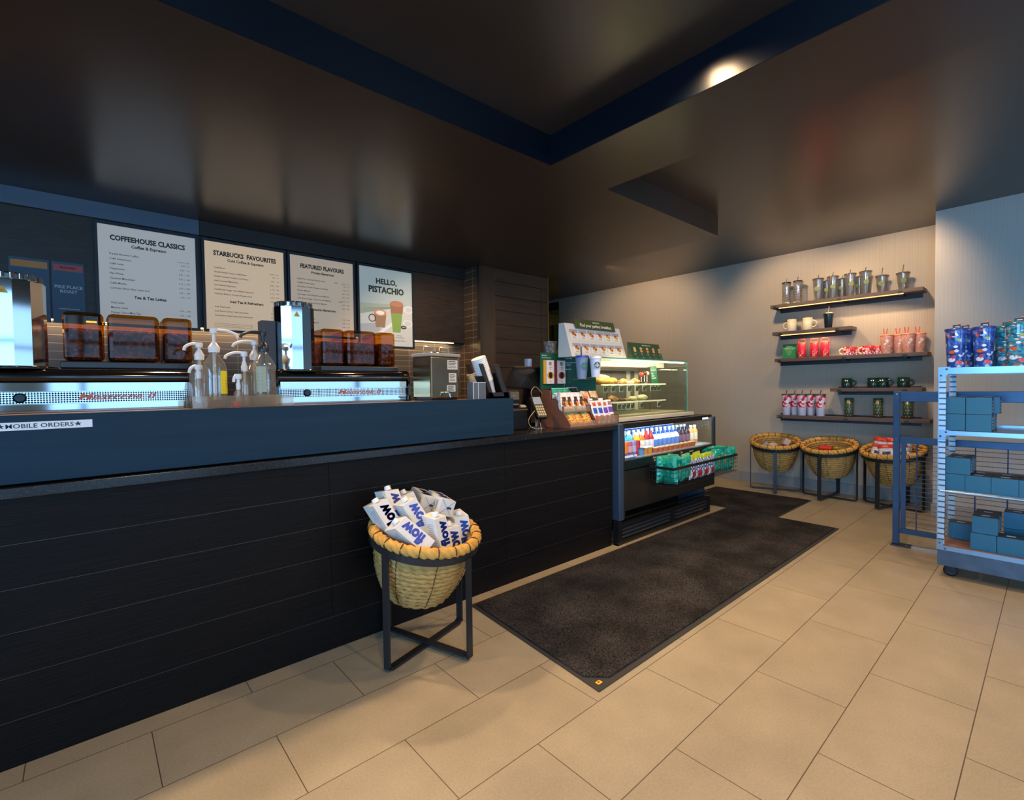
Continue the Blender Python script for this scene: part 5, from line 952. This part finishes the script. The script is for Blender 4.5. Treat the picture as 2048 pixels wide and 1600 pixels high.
hb = mat('heart_green', '1c4a36', .3); hr_ = mat('heart_red', 'd2553f', .4)
T = Thing('tumbler', '', 'cup', (0, 0, 0), group='green heart tumblers on the lowest shelf'); m = MB(); m.lathe([(.034, 0), (.0375, .004), (.0375, .183), (.034, .183), (.034, .176)], hb, seg=28); b = T.part('cup', m)
m = MB(); hs = [(0, -.9), (-.85, 0), (-.8, .5), (-.4, .7), (0, .35), (.4, .7), (.8, .5), (.85, 0)]
for i in range(10):
    for j in range(6):
        th = 2*PI*(i+.5*(j % 2))/10; z = .02+.029*j; m.raw([(.0382*math.cos(th+.0065*a_/.0375), .0382*math.sin(th+.0065*a_/.0375), z+.0065*b_) for a_, b_ in hs], [tuple(range(8))], hr_)
T.part('heart_print', m, b)
items(T, [(5.63, 1.366, .7955, 'green tumbler with red hearts, leftmost of three'), (5.63, 1.132, .7955, 'green tumbler with red hearts, middle of three'), (5.63, .911, .7955, 'green tumbler with red hearts seen through the blue divider')])
# ---------------------------------------------------------------- rope baskets on stands
rope = mat('rope', 'b8812f', .75, nz=(40, 'd3a04a'), bump=(160, .5, .002)); ropeb = mat('rope_body', 'a07a40', .8, nz=(40, 'bf9450'), bump=(160, .5, .002)); twine = mat('twine_dark', '2a1e14', .7)
stand = mat('stand_metal', '2c2d30', .4, metal=.4); ring = lambda r, z, n: [(r*math.cos(2*PI*i/n), r*math.sin(2*PI*i/n), z) for i in range(n)]
T = Thing('rope_basket', 'rope basket on a dark stand in front of the bar, heaped with water cartons', 'basket', (0, 0, 0), group='rope baskets on stands')
m = MB(); R_ = .238
for a, b in ((0, PI), (PI, 2*PI)): pass
seg = 56; vs = []
TILT = Matrix.Translation((0, 0, .490)) @ Matrix.Rotation(math.radians(12.4), 4, 'X') @ Matrix.Translation((0, 0, -.464)); m.X = TILT      # the ring and its basket tip towards one leg
for (r, z) in ((R_, .446), (R_, .481), (R_-.006, .481), (R_-.006, .446)): vs += [(r*math.cos(2*PI*i/seg), r*math.sin(2*PI*i/seg), z) for i in range(seg)]
m.raw(vs, [(k*seg+i, ((k+1) % 4)*seg+i, ((k+1) % 4)*seg+(i+1) % seg, k*seg+(i+1) % seg)[::-1] for k in range(4) for i in range(seg)], stand, False); T.part('ring_band', m)
for k in range(4):
    a = k*PI/2; m = MB(); m.bar(((R_-.003)*math.cos(a), (R_-.003)*math.sin(a), .0135), ((R_-.003)*math.cos(a), (R_-.003)*math.sin(a), .480+.22*R_*math.sin(a)), .032, .009, stand, up=(math.cos(a), math.sin(a), 0)); T.part('leg', m)
for k in range(2):
    a = k*PI/2; m = MB(); z = .010+.010*k; p = lambda r, q: (r*math.cos(a), r*math.sin(a), q)
    m.bar(p(R_-.02, z), p(-R_+.02, z), .032, .009, stand); 
    for s in (-1, 1): m.bar(p(s*(R_-.022), z), p(s*(R_-.002), .022), .032, .009, stand)
    T.part('cross_bar', m)
m = MB(); n = 13; m.X = TILT
for k in range(n):
    t = k/(n-1); z = .468-.256*t; r = .203-.012*t-.062*t**2.6
    m.tube(ring(r, z, 150), .0128, ropeb, 9, True, lobes=3, twist=75, lob=.7)
for k, r in enumerate((.112, .09, .068, .046, .024)): m.tube(ring(r, .206, 40), .0118, ropeb, 6, True)
m.lathe([(.118, 0), (.001, .0)], ropeb, (0, 0, .2), 24, False, False); by = T.part('basket_body', m)
m = MB(); m.X = TILT; m.tube(ring(.2235, .494, 300), .0205, rope, 18, True, lobes=4, twist=95, lob=.34); rm = T.part('rope_rim', m)
m = MB(); m.X = TILT
for i in range(20):
    a = 2*PI*i/20; m.tube([(.2235*math.cos(a)+.0235*math.cos(q)*math.cos(a), .2235*math.sin(a)+.0235*math.cos(q)*math.sin(a), .494+.0235*math.sin(q)) for q in [2*PI*j/12 for j in range(12)]], .0022, twine, 5, True)
T.part('rim_stitches', m, rm)
m = MB(); m.X = TILT
for i in range(8):
    a = 2*PI*i/8+.2; m.tube([((.218-.012*t-.062*t**2.6)*math.cos(a+.012*(k % 2)), (.218-.012*t-.062*t**2.6)*math.sin(a+.012*(k % 2)), .478-.268*t) for k, t in enumerate([j/26 for j in range(27)])], .0017, twine, 4)
T.part('side_stitches', m, by)
BK = T; T.place((1.10, 1.835, 0), math.radians(17))
BK.copy((5.485, 1.99, 0), math.radians(-70), label='rope basket against the right wall, leftmost of three, with pale parcels in it')
BK.copy((5.47, 1.49, 0), math.radians(-94), label='rope basket against the right wall, middle of three, with a red cup lying in it')
BK.copy((5.455, .985, 0), math.radians(-107), label='rope basket against the right wall, partly behind the blue divider, full of coffee bags')
# water cartons
T = Thing('water_carton', '', 'carton', (0, 0, 0), group='water cartons in the basket'); cs = mat('carton_white', 'd2d0ca', .35, spec=.6); h = .185; a = .036
m = MB(); m.raw([(-a, -a, 0), (a, -a, 0), (a, a, 0), (-a, a, 0), (-a, -a, h-.028), (a, -a, h-.028), (a, a, h), (-a, a, h)], [(0, 3, 2, 1), (4, 5, 6, 7), (0, 1, 5, 4), (1, 2, 6, 5), (2, 3, 7, 6), (3, 0, 4, 7)], cs)
b = T.part('carton_body', m); m = MB(); m.lathe([(.0145, 0), (.0145, .018), (.012, .020)], mat('carton_cap', 'dfe0e0', .35), (0, -.012, h-.020), 18); T.part('cap', m)
m = MB(); ib = mat('print_flow_blue', '1b3fa0', .4); gr = mat('print_fine_grey', '8a93a8', .5)
for d in (0, .0009): m.text('flow', (.002+d, -a-.0008, .090+d), (0, 0, 1), (-1, 0, 0), .072, ib, w=.80, bold=.03)
for k in range(7): m.box(-.030, -.030+.0006, -a-.0008, -a-.0004, .05+.012*k, .056+.012*k, gr)
for k in range(14): m.box(a+.0004, a+.0009, -.022+(k % 3)*.002, .012-(k % 4)*.003, .035+.008*k, .037+.008*k, gr)
m.raw([(a+.0008, -a, .128), (a+.0008, a, .155), (a+.0008, a, .157), (a+.0008, -a, .130)], [(0, 1, 2, 3)], gr); m.raw([(-a-.0008, -.022+.044*(i % 2), .03+.01*(i//2)) for i in range(4)], [(0, 1, 3, 2)], gr)
for k in range(14): m.box(-a-.0009, -a-.0004, -.022+(k % 3)*.002, .014-(k % 4)*.003, .035+.008*k, .037+.008*k, gr)
m.raw([(-a*.9, -a*.9, -.0007), (-a*.8, -a*.9, -.0007), (a*.9, a*.9, -.0007), (a*.8, a*.9, -.0007)], [(0, 1, 2, 3)], gr); m.raw([(a*.9, -a*.9, -.0007), (a*.8, -a*.9, -.0007), (-a*.9, a*.9, -.0007), (-a*.8, a*.9, -.0007)], [(0, 1, 2, 3)], gr); m.box(.0, .022, -.006, .004, -.0012, -.0006, ink)
T.part('print', m, b, label='deep blue lettering')
CT = T
def carton(first, bot, axis, face, label):
    """bot = centre of the carton's foot, axis = towards its cap, face = direction its lettered side looks"""
    Zx = Vector(axis).normalized(); F_ = Vector(face); F_ = (F_-Zx*F_.dot(Zx)).normalized(); Y_ = -F_; X_ = Y_.cross(Zx)
    Mx = Matrix((X_, Y_, Zx)).transposed().to_4x4(); Mx.translation = bot
    t = CT.place(None, matrix=Mx) if first else CT.copy(matrix=Mx); t.o['label'] = label
carton(True, (0.997, 1.877, 0.540), (-0.066, 0.505, 0.861), (0.16, -0.99, 0.15), 'water carton standing at the back left of the heap')
carton(False, (0.961, 1.831, 0.515), (-0.316, 0.487, 0.814), (0.16, -0.99, 0.15), 'water carton leaning out over the left rim of the basket')
carton(False, (1.113, 1.909, 0.507), (-0.226, 0.449, 0.864), (0.07, -1.00, 0.15), 'water carton behind the long slanting ones, cap just showing')
carton(False, (1.076, 1.788, 0.510), (-0.363, 0.422, 0.831), (0.07, -1.00, 0.15), 'water carton slanting in the middle of the heap')
carton(False, (1.028, 1.702, 0.474), (-0.555, 0.514, 0.654), (0.24, -0.97, 0.15), 'lowest water carton, lying slanted across the front rim')
carton(False, (1.113, 1.722, 0.427), (-0.074, 0.245, 0.967), (0.29, -0.96, 0.15), 'upright water carton at the centre front of the basket')
carton(False, (1.206, 1.766, 0.361), (-0.085, 0.202, 0.976), (-0.02, -1.00, 0.15), 'shorter-showing upright carton between two taller ones')
carton(False, (1.276, 1.793, 0.391), (-0.065, 0.177, 0.982), (-0.10, -0.99, 0.15), 'upright water carton at the right front of the basket')
carton(False, (1.203, 1.815, 0.597), (0.154, 0.985, 0.084), (0.30, -0.50, 1.00), 'water carton lying with its folded foot towards the room')
carton(False, (1.158, 1.889, 0.604), (0.155, 0.982, 0.110), (0.30, -0.50, 1.00), 'water carton lying behind the heap with its foot showing')
def pouch(name, loc, mt, mf, size, label, cat='bag', seed=0): 
    B = bag(name, label, cat, size[0], size[1], size[2], mf, None, seed, .004); B.place(None, matrix=mt)
cofb = lambda u, v, fr: (mat('coffee_bag_red', 'b8382c', .35) if v > .72 or v < .12 else (mat('coffee_bag_navy', '2c3350', .4) if .3 < u < .7 and .45 < v < .62 else mat('coffee_bag_white', 'cfc8c8', .35)))
for k, (dx, dy, z, rz, rx, ry, lb) in enumerate([(-.09, .11, .41, 1.5, -.35, .2, 'coffee bag leaning at the left of the right-hand wall basket'), (-.10, .02, .41, 1.4, -.3, -.1, 'red and white coffee bag at the front centre of the right-hand wall basket'), (-.01, .10, .46, 1.7, -.15, .1, 'coffee bag at the back left of the right-hand wall basket'), (-.02, -.01, .46, 1.5, -.1, .0, 'coffee bag in the middle of the right-hand wall basket'), (-.07, -.10, .42, 1.2, -.3, -.25, 'coffee bag behind the divider post, right side of its basket'), (.06, -.06, .47, 1.6, .1, .1, 'coffee bag at the very back of the right-hand wall basket')]):
    pouch('coffee_bag', None, tilt((5.455+dx, .985+dy, z), -rz, rx, ry), cofb, (.125, .17, .06), lb, 'coffee bag', 20+k)
m = MB(); m.ico((5.45, 2.0, .475), .06, mat('parcel_pale', 'b8aa98', .6), 2, (1.2, .8, .6), .03, 3); single('wrapped_cup', m, 'round pale wrapped parcel in the leftmost wall basket', 'parcel')
m = MB(); m.X = tilt((5.50, 1.91, .48), .5, .5, .2); m.box(-.06, .06, -.03, .03, 0, .07, mat('parcel_pink', 'b59a90', .6), .008); single('gift_parcel', m, 'pale pink box lying tilted in the leftmost wall basket', 'box')
m = MB(); m.X = tilt((5.45, 2.09, .465), .2, .8, .2); m.box(-.05, .05, -.02, .02, 0, .05, mat('parcel_grey', '8c90a0', .5), .006); single('gift_parcel', m, 'small grey-blue packet at the left of the leftmost wall basket', 'packet')
m = MB(); m.ico((5.51, 2.0, .435), .135, mat('tissue', '9c8f80', .8), 2, (1, 1, .16), .1, 9); single('tissue_paper', m, 'crumpled tissue filling the leftmost wall basket', 'paper')
T = Thing('paper_cup', 'red cup lying on its side in the middle wall basket', 'cup', (5.45, 1.55, .485)); m = MB(); m.X = Matrix.Rotation(PI/2, 4, 'X') @ Matrix.Rotation(-.5, 4, 'Y'); m.lathe([(.036, -.005), (.026, .10)], mat('cup_red', 'c2261c', .4), seg=22); T.part('cup', m)
m = MB(); m.X = Matrix.Rotation(PI/2, 4, 'X') @ Matrix.Rotation(-.5, 4, 'Y'); m.lathe([(.038, -.012), (.038, -.004)], mat('cup_rim', '8a2418', .4), seg=22); m.lathe([(.02, -.0135), (.02, -.012)], mat('cup_hole', 'c9785a', .5), seg=16); T.part('lid', m); T.o.rotation_euler = (0, 0, .3)
m = MB(); m.X = tilt((5.46, 1.40, .47), 1.9, -1.1, 0); m.pillow(.12, .10, .02, lambda u, v, fr: mat('yellow_paper', 'd6bc4a', .6), wob=.006, seed=3); single('paper_packet', m, 'crumpled yellow paper packet at the right of the middle wall basket', 'paper')

# ---------------------------------------------------------------- blue mesh divider
slb = mat('divider_blue', '26405f', .35, metal=.3, nz=(5, '2d4a6c'))
T = Thing('mesh_divider', 'blue metal divider of bars and wire mesh behind the trolley', 'divider', (4.21, .1, 0), world=True)
m = MB(); m.box(4.19, 4.23, .722, .757, .012, 1.07, slb, .002); m.box(4.19, 4.23, -.75, -.715, .012, 1.07, slb, .002); T.part('post', m)
m = MB(); m.box(4.195, 4.225, -.715, .722, 1.0, 1.068, slb, .002); m.box(4.195, 4.225, -.715, .722, .712, .756, slb, .002); m.box(4.197, 4.222, .69, .714, .12, .712, slb); m.box(4.195, 4.225, -.715, .722, .09, .122, slb, .002); T.part('cross_bar', m)
m = MB(); m.box(4.17, 4.25, .655, .765, 0, .010, mat('foot_plate', '3a3f45', .4, metal=.5), .002); m.lathe([(.006, 0), (.006, .006)], steel, (4.19, .68, .01), 8); m.box(4.205, 4.215, .1, .655, .0, .012, mat('base_rail', 'b8c8d8', .2, metal=.8)); T.part('foot_plate', m)
m = MB()
for k in range(19): z = .145+.0302*k; m.tube([(4.21, .70, z), (4.21, -.715, z)], .0018, slb, 5)
for k in range(10): y = .632-.144*k; m.tube([(4.213, y, .12), (4.213, y, .712)], .0034, slb, 6)
T.part('wire_mesh', m)
m = MB(); 
for z in (1.05, 1.02, .74): m.lathe([(.006, 0), (.004, .004)], steel, (4.19, .739, z), 10)
T.part('bolt', m)

# ---------------------------------------------------------------- stock trolley
cm_ = mat('trolley_steel', '7f97ab', .28, metal=.75); cm2 = mat('trolley_apron', '3c4b5c', .35, metal=.4, nz=(12, '4c5c6c'))
def slotted():
    m = mat('slotted_steel', 'a5b4c0', .35, metal=.5); N = m.node_tree.nodes; L = m.node_tree.links; b = N['Principled BSDF']; tc = N.new('ShaderNodeTexCoord'); wv = N.new('ShaderNodeTexWave'); wv.bands_direction = 'Z'; wv.inputs['Scale'].default_value = 10
    r = N.new('ShaderNodeValToRGB'); r.color_ramp.interpolation = 'CONSTANT'; r.color_ramp.elements[0].color = lin('3d4c5a'); r.color_ramp.elements[1].color = lin('a5b4c0'); r.color_ramp.elements[1].position = .16
    L.new(tc.outputs['Object'], wv.inputs[0]); L.new(wv.outputs[1], r.inputs[0]); L.new(r.outputs[0], b.inputs['Base Color']); return m
slot = slotted(); x0, x1, yl, yr = 3.70, 4.14, .462, -.62
T = Thing('stock_trolley', 'steel trolley on castors at the right, stacked with teal boxes', 'trolley', ((x0+x1)/2, -.08, 0), world=True)
for x in (x0, x1-.03):
    for y in (yl, yr+.03):
        m = MB(); m.box(x, x+.026, y-.004, y, .16, 1.20, cm_); m.box(x, x+.003, y-.034, y-.004, .16, 1.20, slot)
        pp = T.part('upright', m)
for z, t in ((1.213, .036), (.852, .024)):
    m = MB(); m.box(x0-.002, x1, yr, yl-.012, z-.004, z, cm_); m.box(x0-.004, x0, yr, yl-.03, z-t, z, cm_); m.box(x1, x1+.004, yr, yl-.012, z-t, z+.012, cm_); m.box(x0, x1, yl-.014, yl-.010, z-t, z, cm_); T.part('shelf', m)
    m = MB()
    m.raw([(x0-.0055, yl, z+.004), (x0-.0055, yl-.050, z+.004), (x0-.0055, yl-.050, z-t+.008), (x0-.0055, yl-.034, z-t-.01), (x0-.0055, yl-.034, z-t-.03), (x0-.0055, yl, z-t-.03)][::-1], [tuple(range(6))], cm_); m.raw([(x0-.004, yl, z+.004), (x0-.004, yl-.050, z+.004), (x0-.004, yl-.050, z-t+.008), (x0-.004, yl-.034, z-t-.01), (x0-.004, yl-.034, z-t-.03), (x0-.004, yl, z-t-.03)], [tuple(range(6))], cm_)
    for y, q in ((yl-.036, z-.008), (yl-.012, z-t-.008)): m.ico((x0-.006, y, q), .006, mat('bolt_head', '4c5a68', .3, metal=.7), 1, (.5, 1, 1))
    T.part('corner_plate', m)
m = MB(); z = .500; m.tube([(x0+.004, yl-.01, z), (x0+.004, yr, z)], .008, cm_, 8); m.tube([(x1-.01, yl-.01, z), (x1-.01, yr, z)], .006, cm_, 8)
for k in range(7): x = x0+.03+.06*k; m.tube([(x, yl-.01, z+.004), (x, yr, z+.004)], .003, cm_, 5)
T.part('wire_shelf', m)
m = MB(); m.box(x0+.004, x1, yr, yl-.012, .172, .182, mat('deck_wood', '7d5238', .45, nz=(6, '8e6245', (3, 1, 1)))); T.part('deck', m)
m = MB(); m.box(x0-.004, x0+.004, yr, yl-.01, .160, .186, cm_); m.box(x0-.002, x0+.006, yr, yl-.004, .07, .160, cm2); m.box(x0, x1, yl-.012, yl-.006, .07, .16, cm2); m.box(x1-.006, x1, yr, yl-.006, .07, .16, cm2); T.part('apron', m)
m = MB(); m.raw([(x0-.006, yl, .215), (x0-.006, yl-.03, .215), (x0-.006, yl-.03, .185), (x0-.006, yl-.055, .172), (x0-.006, yl-.055, .160), (x0-.006, yl, .160)][::-1], [tuple(range(6))], cm_)
for y, q in ((yl-.014, .20), (yl-.038, .170)): m.ico((x0-.007, y, q), .006, MC['bolt_head'], 1, (.5, 1, 1))
T.part('corner_plate', m)
for x, y in ((3.755, .405), (3.755, -.55), (4.08, .405), (4.08, -.55)):
    m = MB(); m.X = Matrix.Translation((x, y, .0335)) @ Matrix.Rotation(PI/2, 4, 'Y'); m.lathe([(.024, -.011), (.033, -.009), (.033, .009), (.024, .011)], mat('tyre', '15171a', .5), seg=20); w_ = m; m = MB(); m.box(x-.017, x-.013, y-.022, y+.022, .03, .072, darkmetal, .003); m.box(x+.013, x+.017, y-.022, y+.022, .03, .072, darkmetal, .003); m.box(x-.022, x+.022, y-.026, y+.026, .066, .0715, darkmetal); cf = T.part('castor', m); T.part('wheel', w_, cf)
# teal boxes
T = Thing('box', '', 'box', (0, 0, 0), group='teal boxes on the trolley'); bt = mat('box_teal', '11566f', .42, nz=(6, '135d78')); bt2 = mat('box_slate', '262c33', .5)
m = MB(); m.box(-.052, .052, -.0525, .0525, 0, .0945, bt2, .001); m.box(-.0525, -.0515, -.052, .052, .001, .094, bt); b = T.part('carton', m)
m = MB(); m.box(-.012, .008, -.018, .018, .0946, .0952, mat('box_sticker', 'b8bcc0', .5)); T.part('sticker', m, b)
m = MB(); 
for k in range(4): m.box(-.03, .03, -.0532, -.0526, .012+.018*k, .022+.018*k, mat('box_print', '8f9aa0', .5))
T.part('side_print', m, b, label='pale printed lines')
FX = 3.738+.0525; first = True
def bx(x, y, z, label, rz=0):
    global first
    t = T.place((x, y, z), rz) if first else T.copy((x, y, z), rotz=rz); first = False; t.o['label'] = label
z2, z3, z4 = .8525, .5065, .1825; hh = .0955
for j in range(2):
    for i in range(2):
        bx(FX, .402-.107*i, z2+hh*j, 'teal box on the second trolley shelf, %s row, %s, at the front' % (('lower', 'upper')[j], ('left', 'right')[i]))
        bx(FX+.108, .395-.107*i-.018*j, z2+hh*j, 'teal box on the second trolley shelf, %s row, %s, behind the front ones' % (('lower', 'upper')[j], ('left', 'right')[i]))
for i in range(5):
    bx(FX-.004, .400-.106*i, z3, 'teal box on the wire shelf, front row, %s from the left' % ('first', 'second', 'third', 'fourth', 'fifth')[i]); bx(FX+.103, .400-.106*i, z3, 'teal box on the wire shelf, second row, %s from the left' % ('first', 'second', 'third', 'fourth', 'fifth')[i])
bx(FX, .378, z3+hh, 'teal box stacked on the wire shelf row, front left'); bx(FX+.107, .374, z3+hh, 'teal box stacked on the wire shelf row, behind the front left one')
bx(3.795, .270, z4, 'teal box on the wooden deck, front left under a stacked one'); bx(3.795, .163, z4, 'teal box on the wooden deck, front, right of the stacked pair'); bx(3.795, .056, z4, 'teal box on the wooden deck at the frame edge'); bx(3.80, .265, z4+hh, 'teal box stacked on the front left deck box'); bx(3.91, .262, z4+hh, 'teal box stacked behind the one on the front left deck box'); bx(3.905, .27, z4, 'teal box on the wooden deck, second row under the stacked one'); bx(3.98, .385, z4, 'teal box standing alone at the rear left of the wooden deck'); bx(4.04, .15, z4, 'teal box at the rear of the deck, under the tall rear one'); bx(4.04, .15, z4+hh, 'teal box stacked at the rear right of the deck')
bx(3.98, .335, 1.2135, 'teal box on the top trolley shelf, between the first two tumblers'); bx(3.98, .225, 1.2135, 'teal box on the top trolley shelf, between the second and third tumblers')
# printed tumblers on the top of the trolley
ptb = speck('tumbler_blue_print', '2c4a9a', ['3a62b8', '24407f', '5f8fd0', '2c4a9a', 'c94a4a', 'd8dde8', '3a62b8', 'e08a3a', '1f3570'], 60, .12, stops=[0, .2, .4, .56, .66, .78, .86, .93, .96], coat=.6)
ptt = speck('tumbler_teal_print', '2a7a90', ['3a90a5', '1f5f78', 'c86a5a', '2a7a90', 'd8dde0', '4aa5b5', 'a83a4a'], 60, .12, stops=[0, .25, .5, .64, .72, .82, .9, .96], coat=.6, stretch=(1, 1, 2.2))
def top_tumbler(loc, body, lid, label, sc=1.0):
    def ex(T, b):
        m = MB(); m.box(.0, .004, -.02, .014, .222, .248, mat('tag_dark', '1e2b30', .5)); m.box(-.0008, 0, -.016, .010, .228, .232, sw); m.box(-.0008, 0, -.016, .004, .237, .240, sw); m.ico((0, -.016, .252), .006, mat('straw_pink', 'e0605a', .4), 1); T.part('hang_tag', m, b)
        m = MB(); 
        for th, z, r, mt_ in ((PI+.5, .03, .016, mat('print_coral', 'c9433f', .3)), (PI-.35, .045, .018, mat('print_pale', 'c9d3e6', .3)), (PI+.1, .12, .010, mat('print_pale')), (PI+.4, .16, .010, mat('print_green', '8aa84a', .3)), (PI-.3, .09, .014, mat('print_coral2', 'c95a35', .3))):
            R = .037+.0105*z/.22+.0012; m.raw([(R*math.cos(th+r/R*math.cos(q)), R*math.sin(th+r/R*math.cos(q)), z+r*.7*math.sin(q)) for q in [2*PI*i/10 for i in range(10)]], [tuple(range(10))], mt_)
        T.part('print', m, b)
    T = tumbler('tumbler', label, 'tumbler', .215, .037, .0475, body, lid, None, 0, 'printed tumblers on the trolley', .010, seg=32, extra=ex); T.place(loc, 0)
    if sc != 1: T.o.scale = (sc,)*3
lb_ = mat('lid_navy', '1f3f86', .25); lt_ = mat('lid_teal', '1f6a7a', .25)
top_tumbler((3.80, .400, 1.2135), ptb, lb_, 'blue printed tumbler at the left end of the trolley top'); top_tumbler((3.80, .283, 1.2135), ptb, lb_, 'blue printed tumbler, second on the trolley top'); top_tumbler((3.78, .15, 1.2135), ptt, lt_, 'teal printed tumbler cut by the right frame edge, on the trolley top', 1.04)
top_tumbler((3.89, .372, 1.2135), ptb, lb_, 'blue printed tumbler behind the leftmost one on the trolley top'); top_tumbler((3.87, .200, 1.2135), ptt, lt_, 'teal printed tumbler behind, left of the frame-edge one')
